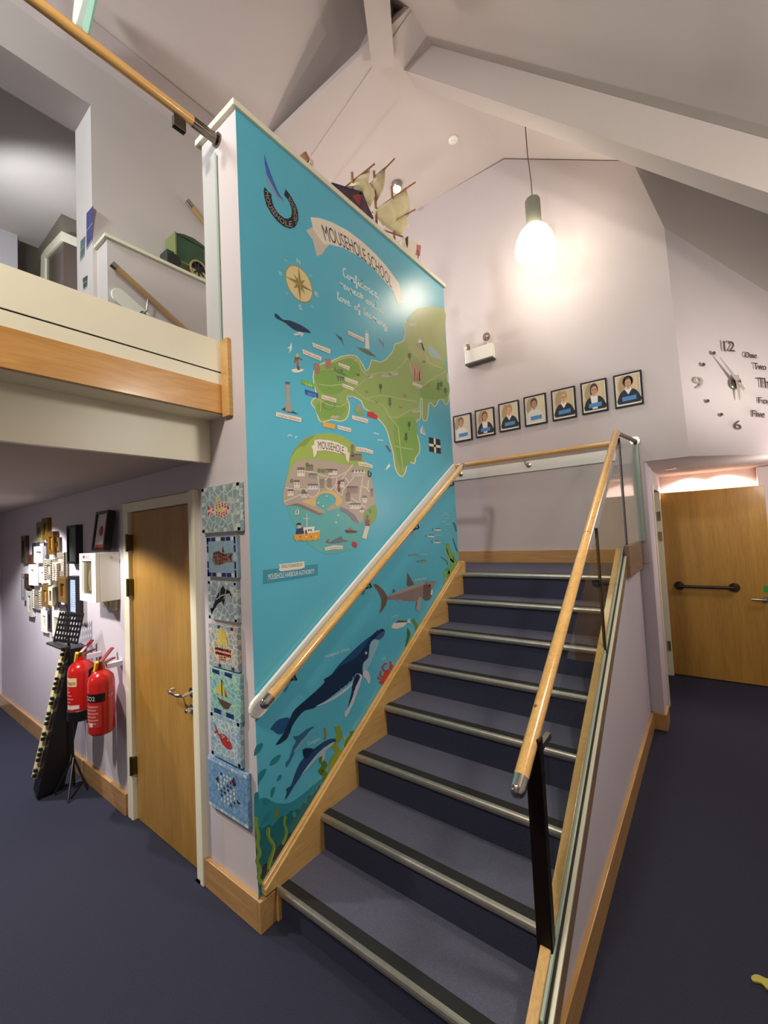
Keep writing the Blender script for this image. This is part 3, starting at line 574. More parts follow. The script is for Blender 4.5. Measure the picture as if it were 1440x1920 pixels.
for q in ((720, 785), (760, 760), (800, 715), (840, 690), (880, 650), (915, 605), (660, 830), (1130, 175), (1160, 160), (945, 690), (925, 740)): A.ell(q[0], q[1], 4, 4, 'd8dce4', 11, n=8)
A.text('Humpback Whale', [(655, 425), (770, 385), (885, 345)], [(648, 395), (765, 357), (880, 315)], 'd6e6e6', 8); A.build('humpback_whale_picture', None, mu)
A = Art(PM, (480, 1150, .1979))
A.poly([(270, 1770), (290, 1700), (285, 1660), (330, 1630), (360, 1540), (410, 1420), (470, 1340), (440, 1290), (500, 1275), (540, 1285), (640, 1215), (720, 1185), (758, 1200), (730, 1235), (640, 1270), (540, 1370), (440, 1510), (350, 1650), (320, 1700)], '27456e', 8, 2)
A.poly([(425, 1530), (520, 1400), (600, 1310), (690, 1240), (745, 1215), (700, 1270), (660, 1300), (650, 1370), (620, 1405), (625, 1350), (560, 1390), (490, 1470)], 'a8bccb', 9, 2); A.poly([(440, 1290), (500, 1275), (545, 1290), (500, 1350), (460, 1380)], '17304a', 9, 2)
A.poly([(285, 1460), (280, 1410), (310, 1380), (350, 1260), (380, 1210), (350, 1165), (400, 1158), (480, 1095), (555, 1070), (510, 1110), (440, 1200), (380, 1290), (330, 1390)], '34698c', 8, 2); A.poly([(350, 1320), (400, 1240), (470, 1160), (520, 1110), (450, 1220), (390, 1290)], '7db0c0', 9, 2)
A.text('Dolphin', [(490, 1250), (550, 1225), (608, 1195)], [(484, 1218), (545, 1190), (600, 1166)], 'd6e6e6', 8); A.build('dolphins_picture', None, mu)
A = Art(PM, (690, 950, .1406))
A.poly([(70, 1035), (130, 1045), (200, 1110), (250, 1190), (400, 1130), (600, 1050), (760, 1000), (900, 990), (870, 1060), (830, 1110), (835, 1170), (855, 1180), (820, 1240), (770, 1255), (700, 1210), (690, 1245), (600, 1258), (450, 1250), (330, 1235), (255, 1240), (225, 1330), (145, 1430), (175, 1330), (175, 1240), (130, 1130)], '8a7872', 8, 1)
A.poly([(70, 1035), (130, 1045), (200, 1110), (250, 1190), (255, 1240), (225, 1330), (145, 1430), (175, 1330), (175, 1240), (130, 1130)], '6c5650', 9, 2)
A.poly([(220, 1215), (400, 1130), (600, 1050), (760, 1000), (740, 1050), (560, 1110), (380, 1170)], 'a8938c', 9); A.poly([(735, 1040), (830, 1040), (835, 1170), (855, 1180), (820, 1240), (770, 1255), (730, 1220)], '6c5650', 9)
A.poly([(523, 875), (612, 1035), (545, 1065), (515, 1045)], '6c5650', 9); A.poly([(335, 1085), (365, 1130), (320, 1150)], '6c5650', 9); A.poly([(690, 1195), (712, 1215), (685, 1400), (640, 1370), (655, 1260)], 'b09c94', 10); A.poly([(645, 1250), (650, 1300), (625, 1388)], '6c5650', 9); A.poly([(390, 1240), (450, 1240), (425, 1290)], 'a8938c', 9); A.poly([(850, 1090), (862, 1130), (848, 1180), (830, 1170)], 'd8dcd8', 10)
A.poly([(770, 1010), (905, 990), (850, 1100), (800, 1040)], '9a807a', 9); A.text('Basking Shark', [(625, 990), (780, 965)], [(622, 960), (776, 935)], 'd6e6e6', 8); A.build('basking_shark_picture', None, mu)
A = Art(PM, (690, 950, .1406))
A.poly([(305, 1605), (330, 1560), (400, 1515), (520, 1520), (560, 1485), (550, 1530), (575, 1555), (520, 1545), (470, 1600), (380, 1630), (330, 1625)], 'ded6c6', 8, 1); A.poly([(350, 1550), (400, 1515), (520, 1520), (520, 1540), (420, 1545)], '56504a', 9)
A.text('Sea Bass', [(310, 1480), (405, 1455)], [(305, 1450), (400, 1428)], 'd6e6e6', 8)
A.build('sea_bass_picture', None, mu); A = Art(PM, (690, 950, .1406))
def fishy(x, y, s, c='e0ddcf', d='3f6f80'):
    A.poly([(x-s, y), (x-.3*s, y-.3*s), (x+.5*s, y-.25*s), (x+s, y+.05*s), (x+.5*s, y+.3*s), (x-.3*s, y+.25*s)], c, 8, 2); A.poly([(x-s, y), (x-.3*s, y-.32*s), (x+.5*s, y-.27*s), (x+s, y+.0*s), (x, y-.08*s)], d, 9); A.poly([(x-.85*s, y), (x-1.3*s, y-.3*s), (x-1.25*s, y+.28*s)], d, 8)
for q in ((925, 305), (835, 390), (915, 470)): fishy(q[0], q[1], 58)
A.text('Mackerel', [(900, 390), (985, 390)], [(900, 368), (985, 368)], 'bfe0e0', 8); A.build('mackerel_picture', None, mu); A = Art(PM, (690, 950, .1406))
for q in ((620, 650), (730, 728)): fishy(q[0], q[1], 62, '7ea8a2', '57847f')
A.text('Herring', [(700, 645), (785, 645)], [(700, 625), (785, 625)], 'bfe0e0', 8)
A.build('herring_pair_picture', None, mu); A = Art(PM, (690, 950, .1406))
for q in ((1015, 200), (1040, 90), (1015, 122), (1065, 122), (1050, 158), (1065, 238)): A.line([(q[0]-30, q[1]+4), (q[0], q[1]-6), (q[0]+28, q[1]+4)], 8, 'a8cdd2', 8, 2)
A.build('distant_shoal_picture', None, mu)
A = Art(PM, (480, 1150, .1979)); A.poly([(1205, 600), (1215, 550), (1250, 530), (1285, 560), (1290, 590), (1210, 665), (1195, 640)], 'c23c38', 8, 2)
for p in ([(1215, 545), (1195, 510), (1215, 480), (1240, 475)], [(1260, 530), (1275, 490), (1270, 450)], [(1205, 600), (1175, 590), (1180, 545)], [(1200, 620), (1165, 620), (1150, 600)], [(1200, 640), (1165, 650)], [(1280, 540), (1290, 490)], [(1205, 655), (1170, 668)]): A.line(p, 16, 'c23c38', 8, 2)
A.text('Crab', [(1190, 445), (1230, 432)], [(1187, 422), (1226, 410)], 'd6e6e6', 8); A.build('crab_picture', None, mu)
# donated-by plate
A = Art(PM, (430, 980, .3264))
A.poly([(190, 270), (508, 235), (510, 305), (192, 357)], '3a93ab', 3); 
A.line([(190, 270), (508, 235), (510, 305), (192, 357), (190, 270)], 2, '8cc6d4', 4)
A.poly([(283, 240), (430, 222), (432, 258), (415, 262), (415, 265), (295, 280), (282, 270), (290, 258)], CREAMP, 5); A.text('KINDLY DONATED BY', [(300, 262), (420, 249)], [(300, 242), (420, 230)], '4a4440', 6)
A.text('MOUSEHOLE HARBOUR AUTHORITY', [(224, 328), (490, 290)], [(222, 294), (488, 264)], 'e6eee8', 5); A.build('donor_plate', None, mu)
# crest
A = Art(PM, (480, 270, .0972))
A.poly([(155, 190), (200, 330), (300, 620), (430, 930), (540, 1110), (420, 1000), (300, 770), (200, 580), (165, 380)], '3f62b4', 3, 1); A.poly([(180, 560), (230, 650), (330, 850), (460, 1060), (500, 1120), (430, 1095), (330, 930), (230, 760)], '8a9aa2', 3, 1)
A.poly([(165, 830), (145, 890), (160, 1020), (200, 1180), (290, 1340), (400, 1480), (530, 1590), (650, 1635), (740, 1610), (790, 1540), (815, 1450), (810, 1330), (770, 1190), (700, 1060), (640, 960), (568, 870), (538, 985), (600, 1060), (650, 1150), (685, 1250), (690, 1340), (670, 1410), (610, 1445), (540, 1430), (460, 1370), (390, 1290), (340, 1200), (310, 1110), (295, 1040), (295, 970), (230, 910)], '1a1e22', 4, 1)
A.text('MOUSEHOLE', [(172, 900), (180, 1020), (222, 1170), (305, 1320), (410, 1455), (530, 1560), (640, 1605), (700, 1600)], [(240, 930), (262, 1040), (292, 1150), (355, 1265), (440, 1375), (545, 1460), (620, 1485), (690, 1480)], 'a8988e', 5)
A.text('SCHOOL', [(770, 1555), (792, 1450), (785, 1330), (750, 1200), (690, 1090), (635, 1000)], [(715, 1440), (722, 1400), (722, 1330), (695, 1225), (645, 1130), (585, 1040)], 'a8988e', 5); A.build('school_crest', None, mu)
# title banner
A = Art(PM, (560, 270, .2083))
A.poly([(225, 905), (280, 905), (235, 950), (215, 990), (165, 1015), (125, 860), (65, 780), (125, 745), (190, 800)], 'cfc4b4', 3)
A.poly([(105, 660), (180, 665), (300, 705), (440, 780), (560, 870), (680, 980), (790, 1100), (870, 1210), (905, 1260), (925, 1370), (945, 1410), (915, 1400), (900, 1470), (855, 1330), (780, 1240), (660, 1110), (540, 1010), (400, 935), (280, 905), (225, 905), (130, 770)], CREAMP, 4)
A.text('MOUSEHOLE SCHOOL', [(240, 868), (300, 886), (370, 914), (440, 950), (500, 985), (560, 1025), (610, 1065), (660, 1110), (730, 1180), (790, 1245), (838, 1297)], [(198, 715), (270, 740), (340, 775), (410, 815), (470, 850), (520, 885), (580, 935), (640, 985), (710, 1050), (770, 1115), (832, 1200)], '3a342e', 5); A.build('title_banner', None, mu)
# joined-up motto
G = {'C': ([(.75, 1.75), (.85, 2.0), (.55, 2.1), (.3, 1.7), (.1, 1.0), (.25, .2), (.7, 0), (1.1, .3), (1.25, .5)], 1.15),
 'o': ([(.5, .95), (.15, .75), (.1, .25), (.4, 0), (.75, .3), (.75, .8), (.5, .95), (.8, .85), (1.1, .9)], 1.0), 'n': ([(0, .9), (.15, .95), (.2, 0), (.25, .6), (.55, .98), (.75, .8), (.75, .15), (.9, 0), (1.1, .3)], 1.05),
 'f': ([(0, .2), (.4, 1.1), (.55, 1.9), (.4, 2.05), (.28, 1.6), (.25, 0), (.2, -.8), (.4, -.85), (.45, -.2), (.35, .1), (.8, .4)], .75), 'i': ([(0, .3), (.25, .9), (.25, .1), (.4, 0), (.6, .3)], .55),
 'd': ([(.7, .9), (.3, .9), (.1, .4), (.35, 0), (.65, .3), (.8, 1.0), (.82, 2.0), (.75, .3), (.9, 0), (1.1, .3)], 1.05), 'e': ([(0, .3), (.4, .5), (.65, .8), (.4, 1), (.15, .6), (.25, .1), (.6, 0), (.9, .35)], .85),
 'c': ([(.7, .8), (.4, .98), (.12, .5), (.3, .05), (.6, 0), (.9, .35)], .85), ',': ([(.1, .15), (.2, .1), (.05, -.35)], .4), 'r': ([(0, .9), (.15, 1.05), (.2, .1), (.25, .6), (.5, .98), (.75, .8)], .75),
 's': ([(0, .2), (.35, 1.0), (.4, .7), (.65, .3), (.4, 0), (.1, .1), (.4, 0), (.85, .3)], .8), 'p': ([(0, .5), (.2, 1.0), (.15, -.9), (.2, .6), (.5, .95), (.8, .6), (.6, .05), (.3, .1), (.7, 0), (1.0, .3)], .95),
 't': ([(0, .2), (.3, 1.5), (.25, .2), (.4, 0), (.8, .9), (.3, .95), (.8, .5)], .75), 'a': ([(.7, .9), (.3, .9), (.1, .4), (.35, 0), (.65, .3), (.75, .95), (.75, .15), (.9, 0), (1.1, .3)], 1.05),
 'l': ([(0, .2), (.35, 1.3), (.35, 2.0), (.18, 1.7), (.2, .2), (.4, 0), (.65, .3)], .6), 'v': ([(0, .8), (.15, .9), (.35, 0), (.6, .5), (.65, .95), (.85, .85)], .8),
 'g': ([(.7, .9), (.3, .9), (.1, .4), (.35, 0), (.65, .3), (.75, .95), (.7, -.6), (.4, -.9), (.2, -.6), (.6, -.1), (1.1, .3)], 1.05), ' ': (None, .8)}
A = Art(PM, (560, 430, .1528))
def script(txt, p0, p1, h, wd):
    W_ = sum(G[c][1] for c in txt); x = 0; dx, dy = p1[0]-p0[0], p1[1]-p0[1]; k = 0
    for c in txt:
        if G[c][0]:
            A.line([(p0[0]+dx*(x+q[0])/W_ - h*q[1]*.12, p0[1]+dy*(x+q[0])/W_-h*q[1]) for q in G[c][0]], wd, 'dcecea', 3+.2*(k % 2), 4)
            if c == 'i': A.ell(p0[0]+dx*(x+.3)/W_-h*.15, p0[1]+dy*(x+.3)/W_-h*1.35, wd*.7, wd*.7, 'dcecea', 3, n=8)
        x += G[c][1]; k += 1
script('Confidence,', (545, 570), (985, 850), 52, 11); script('respect', (510, 700), (790, 860), 50, 11); script('and a', (825, 900), (1040, 1030), 46, 10)
script('love', (475, 860), (635, 945), 50, 11); script('of', (685, 975), (760, 1020), 46, 10); script('learning', (800, 1040), (1090, 1225), 46, 10)
A.line([(920, 830), (935, 1150), (930, 1375)], 3, '9accd4', 2); A.build('motto_lettering', None, mu)
# compass rose, drawn in true wall measure
a, c = PM.pt(534.5, 517.4), PM.pt(586, 547); cc = (a+c)/2; rr = abs(c.y-a.y)/2
A = Art(Local(cc+Vector((.0, 0, 0)), (0, 1, 0), (0, 0, 1), (1, 0, 0)))
A.ell(0, 0, rr, rr, 'e2cf98', 3, n=40); 
for k in range(40): pass
A.line([(rr*.97*math.cos(2*math.pi*k/40), rr*.97*math.sin(2*math.pi*k/40)) for k in range(41)], rr*.05, 'a88e50', 4)
for k in range(8):
    th = math.pi/4*k; L_ = rr*(.98 if k % 2 == 0 else .6); w_ = rr*.17
    for sgn, col_ in ((1, 'b39a5c'), (-1, '8c7440')):
        A.poly([(0, 0), (w_*math.cos(th+sgn*.785), w_*math.sin(th+sgn*.785)), (L_*math.cos(th), L_*math.sin(th))], col_, 5 if k % 2 else 6)
for t_, th in (('N', 90), ('E', 0), ('S', -90), ('W', 180)):
    x, y = 1.32*rr*math.cos(math.radians(th)), 1.32*rr*math.sin(math.radians(th)); q = rr*.13; A.text(t_, [(x-q, y-q), (x+q, y-q)], [(x-q, y+q), (x+q, y+q)], 'd2e8e8', 3)
for th in (45, 135, 225, 315):
    x, y = 1.3*rr*math.cos(math.radians(th)), 1.3*rr*math.sin(math.radians(th)); q = rr*.07; A.text({45: 'NE', 135: 'NW', 225: 'SW', 315: 'SE'}[th], [(x-q*1.6, y-q), (x+q*1.6, y-q)], [(x-q*1.6, y+q), (x+q*1.6, y+q)], 'b8d8dc', 3)
A.build('compass_rose', None, mu)
# small sea pictures round the map
A = Art(PM, (430, 580, .2986)); cut = lambda n: (A.build(n, None, mu), A.__init__(PM, A.c, A.kind))
A.poly([(285, 25), (310, 40), (335, 65), (380, 70), (440, 95), (490, 125), (512, 150), (480, 145), (440, 140), (400, 125), (350, 85), (320, 70), (288, 50)], '1e3556', 4, 2); A.poly([(400, 155), (440, 140), (465, 150), (458, 175), (440, 160), (415, 168)], 'c8d2dc', 5, 1); cut('small_whale_picture')
for p in ([(390, 208), (378, 235), (362, 245), (380, 248), (372, 278), (390, 255), (392, 235)], [(1005, 968), (990, 985), (978, 1012), (995, 1000), (1010, 985)]): A.poly(p, 'e6ece6', 4); cut('seagull_picture')
A.poly([(662, 148), (690, 170), (705, 175), (722, 235), (705, 200), (690, 188)], '3c5468', 4); cut('seabird_picture'); A.poly([(935, 175), (955, 200), (972, 212), (965, 250), (958, 218), (940, 205)], '76808c', 4); cut('seabird_picture')
for p in ([(365, 795), (380, 788), (395, 795)], [(410, 805), (425, 798)], [(905, 775), (940, 785)], [(930, 820), (965, 822)]): A.line(p, 6, 'd4e2de', 4); cut('wave_fleck')
A.poly([(388, 380), (425, 372), (468, 378), (440, 395), (405, 396)], 'eae6d8', 4, 2); A.poly([(418, 300), (436, 300), (432, 340), (445, 380), (425, 382), (422, 345)], '8a5040', 5); A.ell(426, 290, 9, 11, 'd8c06a', 6); A.line([(415, 300), (408, 335)], 6, '7a4a38', 5); A.line([(435, 305), (458, 318)], 6, '7a4a38', 5); A.poly([(420, 320), (434, 320), (436, 350), (422, 352)], 'c8603c', 6); cut('surfer_picture')
A.poly([(352, 470), (376, 468), (382, 600), (395, 645), (350, 640), (358, 560)], 'b09a8c', 5); A.poly([(350, 455), (380, 455), (376, 472), (352, 470)], '5a646c', 6); A.poly([(325, 628), (360, 612), (400, 640), (435, 660), (360, 645)], '3e464e', 4); cut('lighthouse_picture')
A.poly([(800, 235), (855, 250), (890, 270), (925, 302), (870, 285), (830, 262)], '5c6a4c', 4, 1); A.poly([(852, 150), (872, 150), (880, 250), (852, 245)], 'dcd8cc', 5); A.poly([(853, 135), (866, 130), (868, 150), (854, 150)], '9ab8bc', 6); cut('lighthouse_picture')
A.line([(1198, 772), (1232, 786)], 8, 'e0dcd0', 4); A.poly([(1212, 725), (1195, 765), (1210, 772)], 'e6dcd2', 5); A.poly([(1214, 728), (1230, 778), (1214, 774)], 'd0aea8', 5); cut('sailing_boat_picture'); A.line([(985, 855), (1010, 895)], 12, '7a5a68', 4); cut('small_fish_picture')
for p, t_ in (([(292, 645), (452, 682), (447, 710), (290, 672)], 'Longships Lighthouse'), ([(518, 208), (634, 252), (630, 280), (524, 236)], 'To New York'), ([(456, 250), (578, 300), (573, 325), (462, 280)], 'To Isles of Scilly'), ([(742, 133), (846, 182), (842, 206), (745, 158)], 'Godrevy Lighthouse'), ([(768, 665), (870, 690), (868, 716), (770, 690)], 'St Michaels Mount'), ([(678, 728), (763, 748), (762, 772), (680, 752)], 'Mousehole'), ([(682, 333), (755, 360), (750, 384), (684, 352)], 'Madron'), ([(722, 425), (806, 455), (802, 476), (726, 450)], 'Penzance'), ([(706, 465), (780, 492), (776, 512), (708, 485)], 'Newlyn'), ([(580, 537), (670, 562), (668, 588), (578, 560)], 'Merry Maidens'), ([(1148, 458), (1208, 478), (1206, 496), (1150, 474)], 'Truro')):
    A.poly(p, CREAMP, 9)
    i_ = lambda a_, b_, k_: (a_[0]+(b_[0]-a_[0])*k_, a_[1]+(b_[1]-a_[1])*k_)
    bl, br, tl, tr_ = i_(p[3], p[0], .25), i_(p[2], p[1], .25), i_(p[0], p[3], .25), i_(p[1], p[2], .25)
    A.text(t_, [i_(bl, br, .06), i_(bl, br, .94)], [i_(tl, tr_, .06), i_(tl, tr_, .94)], '9c5a4c', 10); cut('name_ribbon')
A.poly([(455, 440), (535, 468), (535, 495), (450, 465)], '7fb040', 9, 0); A.text('SURF', [(475, 478), (520, 492)], [(473, 460), (518, 474)], 'd2e2a0', 10); cut('green_ribbon'); A.poly([(472, 502), (556, 528), (558, 558), (478, 535)], '2f55a8', 9); A.text('LANDS END', [(488, 538), (545, 553)], [(486, 518), (543, 534)], '8fa6d0', 10); cut('blue_ribbon'); A.poly([(582, 705), (662, 722), (660, 752), (588, 738)], 'e6ae48', 9); cut('yellow_ribbon'); A.poly([(868, 640), (900, 645), (930, 672), (928, 692), (864, 672)], 'c8383c', 9)
cut('red_ribbon')
A.poly([(1252, 802), (1322, 818), (1328, 908), (1254, 892)], '17181c', 9); A.poly([(1281, 808), (1293, 811), (1297, 901), (1285, 898)], 'e8e2d2', 10); A.poly([(1252, 842), (1324, 856), (1325, 872), (1253, 858)], 'e8e2d2', 10)
A.build('black_flag_with_white_cross', None, mu)
# land of the county map
A = Art(PM, (430, 580, .2986)); LAND, LD, SURF = '93ad62', '7f9c54', 'dfe3c0'
land = [(1345, -5), (1352, 150), (1365, 400), (1375, 560), (1360, 600), (1345, 570), (1318, 562), (1300, 595), (1288, 610), (1270, 590), (1252, 585), (1245, 640), (1240, 690), (1225, 700), (1212, 670), (1212, 570), (1200, 560), (1195, 600), (1198, 680), (1175, 700), (1165, 735), (1178, 790), (1192, 850), (1190, 900), (1165, 935), (1160, 968), (1130, 950), (1115, 960), (1105, 1010), (1085, 1048), (1060, 1030), (1040, 980), (1030, 900), (1010, 830), (985, 745), (940, 690), (900, 650), (850, 620), (830, 575), (790, 550), (745, 540), (735, 560), (750, 600), (745, 655), (725, 690), (690, 700), (640, 690), (580, 705), (560, 680), (540, 620), (515, 590), (530, 565), (552, 545), (540, 500), (528, 420), (545, 370), (590, 340), (640, 330), (700, 300), (760, 290), (800, 300), (835, 350), (855, 388), (880, 370), (895, 320), (950, 335), (1000, 300), (1035, 250), (1040, 220), (1095, 200), (1105, 120), (1100, 85), (1170, 75), (1180, -5)]
A.poly([(p[0]-3, p[1]+7) for p in land if p[1] > 500 or p[0] < 560] , SURF, 4, 2) if False else None
A.poly(land, LAND, 6, 2); A.line([p for p in land[2:]], 9, SURF, 5, 2)
A.line(land[24:60], 12, SURF, 5.5, 2)
for p in ([(545, 400), (640, 380), (740, 420), (700, 520), (600, 530), (550, 480)], [(640, 350), (760, 310), (820, 380), (780, 430), (690, 400)], [(1040, 700), (1160, 680), (1180, 800), (1180, 900), (1080, 1000), (1040, 860)], [(540, 600), (640, 580), (730, 620), (680, 680), (570, 680)], [(1210, 480), (1360, 440), (1370, 550), (1220, 560)]): A.poly(p, '7fa652', 7, 3)
A.poly([(1180, 0), (1345, -5), (1352, 150), (1360, 330), (1250, 360), (1120, 240), (1110, 100)], 'a3ae6a', 7, 3)
for p in ([(560, 470), (640, 480), (720, 470), (780, 500), (860, 430), (930, 400), (1040, 390), (1120, 300)], [(600, 330), (660, 330), (720, 305), (800, 310), (830, 380), (870, 420)], [(780, 500), (850, 560), (960, 600), (1000, 670), (1060, 740)], [(860, 560), (960, 540), (1060, 560), (1180, 580)], [(1000, 670), (1050, 680), (1120, 640), (1190, 620)], [(1060, 740), (1070, 850), (1090, 1020)], [(1120, 300), (1160, 450), (1190, 500), (1250, 450), (1360, 390)], [(1200, 190), (1250, 330), (1340, 370)], [(550, 560), (620, 600), (700, 610), (745, 570)], [(575, 560), (570, 640)], [(1040, 860), (1090, 870), (1150, 880)]): A.line(p, 6, 'b6bd80', 8, 2)
A.poly([(1240, 240), (1270, 235), (1305, 270), (1340, 320), (1300, 310), (1260, 290)], '9db8b8', 8, 2); A.poly([(1165, 230), (1195, 185), (1205, 205), (1230, 265), (1200, 250)], '9a9c80', 8); A.poly([(1180, 208), (1195, 185), (1208, 210)], 'e0ddd0', 9)
for q in ((985, 415, 40), (1030, 405, 34), (880, 425, 26), (1170, 640, 28), (1150, 95, 26), (755, 545, 24), (800, 318, 16), (660, 675, 30)): A.poly([(q[0]-q[2], q[1]+8), (q[0]-q[2]*.5, q[1]-10), (q[0]+q[2]*.2, q[1]-4), (q[0]+q[2]*.6, q[1]-12), (q[0]+q[2], q[1]+2), (q[0]+q[2]*.3, q[1]+12)], 'b8b4a4', 8)
for x, y in ((548, 360), (618, 330)): A.poly([(x-16, y-20), (x+14, y-22), (x+20, y+15), (x+16, y+42), (x-14, y+40)], 'a87c68', 9)
for x in (1155, 1170, 1185, 1198): A.poly([(x-9, 360+(x-1155)*.9), (x, 310+(x-1155)*.9), (x+8, 360+(x-1155)*.9), (x+10, 450), (x-8, 450)], 'bf9078', 9)
A.line([(660, 365), (662, 390)], 8, '6a6e70', 9); A.ell(686, 388, 14, 13, '6a6e70', 9); A.ell(686, 388, 7, 6, LAND, 10); A.line([(704, 376), (706, 402)], 8, '6a6e70', 9); A.line([(672, 420), (720, 432)], 8, '6a6e70', 9)
for x in (680, 695, 710): A.line([(x, 425), (x+2, 450)], 7, '6a6e70', 9)
for k in range(14): A.ell(625+38*math.cos(k*.45), 602+26*math.sin(k*.45), 3, 6, '6a7a58', 9, n=6)
for x, y in ((948, 485), (1130, 292), (1128, 722), (1328, 470), (1355, 508)): A.ell(x, y, 10, 17, '55643c', 9); A.line([(x, y+12), (x+1, y+40)], 3, '5a5238', 9)
for x, y in ((1006, 575), (1108, 795), (1310, 480)): 
    A.line([(x, y-25), (x+2, y+42)], 3, '4c4a34', 9)
    for k in range(4): A.line([(x-7-k*1.5, y-10+k*11), (x+7+k*1.5, y-14+k*11)], 7, '55643c', 9)
for x, y, c_ in ((858, 515, 'b07a50'), (922, 578, 'a88a58'), (1075, 612, 'a08454'), (1100, 540, '9a7a54'), (1247, 475, 'c07048'), (805, 408, '6e6a48'), (1218, 325, '8a6a48')): A.poly([(x-10, y-12), (x-2, y), (x+10, y-6), (x+12, y+10), (x, y+14), (x-8, y+6)], c_, 9)
A.poly([(780, 640), (800, 612), (812, 590), (826, 615), (850, 660), (815, 668)], '8fa860', 8); A.poly([(798, 615), (812, 588), (826, 615), (822, 640), (800, 638)], 'b09c84', 9); A.build('county_map', None, mu)
# village map
A = Art(PM, (520, 810, .1389))
blob = [(80, 930), (75, 850), (100, 700), (140, 560), (160, 440), (180, 340), (230, 240), (320, 130), (430, 60), (580, 20), (740, 20), (880, 60), (1000, 140), (1090, 230), (1150, 340), (1200, 450), (1250, 560), (1295, 700), (1310, 860), (1320, 960), (1345, 1040), (1320, 1180), (1280, 1240), (1230, 1290), (1180, 1400), (1080, 1500), (960, 1590), (800, 1640), (640, 1640), (500, 1580), (400, 1490), (300, 1400), (230, 1260), (160, 1130), (140, 1020)]
A.poly(blob, '5fb0b0', 4, 2)
A.poly([(75, 850), (100, 700), (140, 560), (160, 440), (180, 340), (230, 240), (320, 130), (430, 60), (580, 20), (740, 20), (880, 60), (1000, 140), (1090, 230), (1150, 340), (1200, 450), (1250, 560), (1220, 600), (1000, 620), (600, 500), (300, 560), (150, 640)], '9fb558', 5, 2)
A.poly([(180, 340), (240, 240), (330, 130), (430, 65), (520, 40), (420, 130), (370, 190), (260, 215)], '8a9c4a', 5.5, 2)
A.poly([(75, 900), (85, 780), (110, 680), (150, 590), (230, 420), (340, 375), (500, 365), (700, 390), (850, 430), (1000, 450), (1130, 470), (1200, 540), (1270, 640), (1300, 780), (1315, 930), (1300, 1020), (1200, 1060), (1150, 1180), (1110, 1240), (1030, 1200), (950, 1100), (870, 1010), (700, 1060), (660, 1040), (700, 1000), (800, 940), (760, 850), (680, 820), (580, 850), (520, 910), (520, 990), (620, 1050), (630, 1105), (560, 1090), (400, 1010), (260, 960), (120, 1000), (80, 950)], 'b5a596', 6, 2)
A.poly([(330, 930), (500, 890), (560, 820), (680, 785), (780, 810), (860, 890), (860, 960), (800, 1000), (780, 960), (790, 900), (740, 850), (660, 825), (560, 850), (515, 920), (515, 1000), (400, 970)], 'd8b878', 7, 2)
A.poly([(120, 1000), (260, 960), (400, 1010), (560, 1090), (630, 1100), (560, 1125), (400, 1050), (260, 990)], '8c7460', 6.5, 1); A.poly([(860, 1010), (950, 1050), (1050, 1130), (1110, 1240), (1030, 1210), (940, 1110), (840, 1060)], '867c84', 6.5, 1)
A.poly([(1200, 1050), (1280, 990), (1330, 1000), (1345, 1060), (1320, 1190), (1260, 1240), (1180, 1180), (1160, 1110)], '86a850', 7, 2)
for p in ([(85, 940), (300, 850), (320, 830)], [(390, 770), (400, 830), (450, 880), (500, 870), (560, 800), (555, 680), (540, 590)], [(370, 530), (440, 540), (540, 560), (600, 590), (690, 610), (640, 650), (640, 730), (720, 780), (790, 700), (800, 610), (850, 580), (930, 540), (1015, 440)], [(800, 610), (740, 610), (690, 640)], [(910, 610), (960, 690), (880, 780), (870, 860), (780, 770), (860, 640), (930, 560)], [(960, 690), (1030, 610)], [(1150, 610), (1130, 730), (1115, 850), (1115, 970), (1200, 1020)], [(1130, 735), (1190, 750), (1240, 810)], [(1230, 650), (1215, 760)], [(985, 885), (1100, 960)], [(110, 750), (200, 770), (390, 770)], [(930, 955), (1010, 950)]): A.line(p, 14, 'dccfc0', 8, 2)
def house(x, y, w_, h_, c_='e0d6c8', r_='7a6c64'):
    A.poly([(x-w_/2, y-h_/2), (x+w_/2, y-h_/2), (x+w_/2, y+h_/2), (x-w_/2, y+h_/2)], c_, 9); A.poly([(x-w_/2-6, y-h_/2+4), (x-w_/2+8, y-h_/2-h_*.35), (x+w_/2-8, y-h_/2-h_*.35), (x+w_/2+6, y-h_/2+4)], r_, 10)
    n_ = max(1, int(w_/32))
    for k in range(n_): xx = x-w_/2+w_*(k+.5)/n_; A.poly([(xx-6, y-h_*.3), (xx+6, y-h_*.3), (xx+6, y), (xx-6, y)], '8b8078', 10)
for h_ in ((315, 555, 100, 90), (430, 490, 100, 60, '8c8068'), (475, 600, 110, 50, 'a89c8c'), (260, 715, 80, 80), (175, 830, 80, 70), (360, 860, 90, 60, 'd0c8d8'), (475, 750, 140, 60, 'd8d0dc'), (690, 530, 110, 40, 'a08c88'), (745, 550, 120, 60), (600, 710, 70, 90, '9c8c7c', '94847a'), (700, 700, 60, 90, '94877a', '94847a'), (870, 710, 60, 80), (830, 750, 36, 110, '8c4c4c', '7a3c40'), (1090, 570, 180, 70, 'c8c0b0'), (1010, 790, 150, 70, '9c8c80'), (950, 890, 60, 90, '8c7c74', '84746c'), (1050, 1010, 150, 60), (1175, 920, 60, 70), (1135, 1065, 60, 40), (1270, 830, 40, 80, 'a08478'), (1060, 350, 150, 70, '8a8074'), (1010, 270, 40, 120, '8a7a70', '80706a')): house(*h_)
for k in range(4): A.poly([(1020+k*42, 560), (1041+k*42, 500), (1062+k*42, 560)], 'd8cfc0', 11)
for x, y in ((560, 520), (610, 525), (190, 660), (350, 800), (1250, 1070), (1210, 1140), (400, 440)): A.ell(x, y, 24, 30, '6f8a4e', 10)
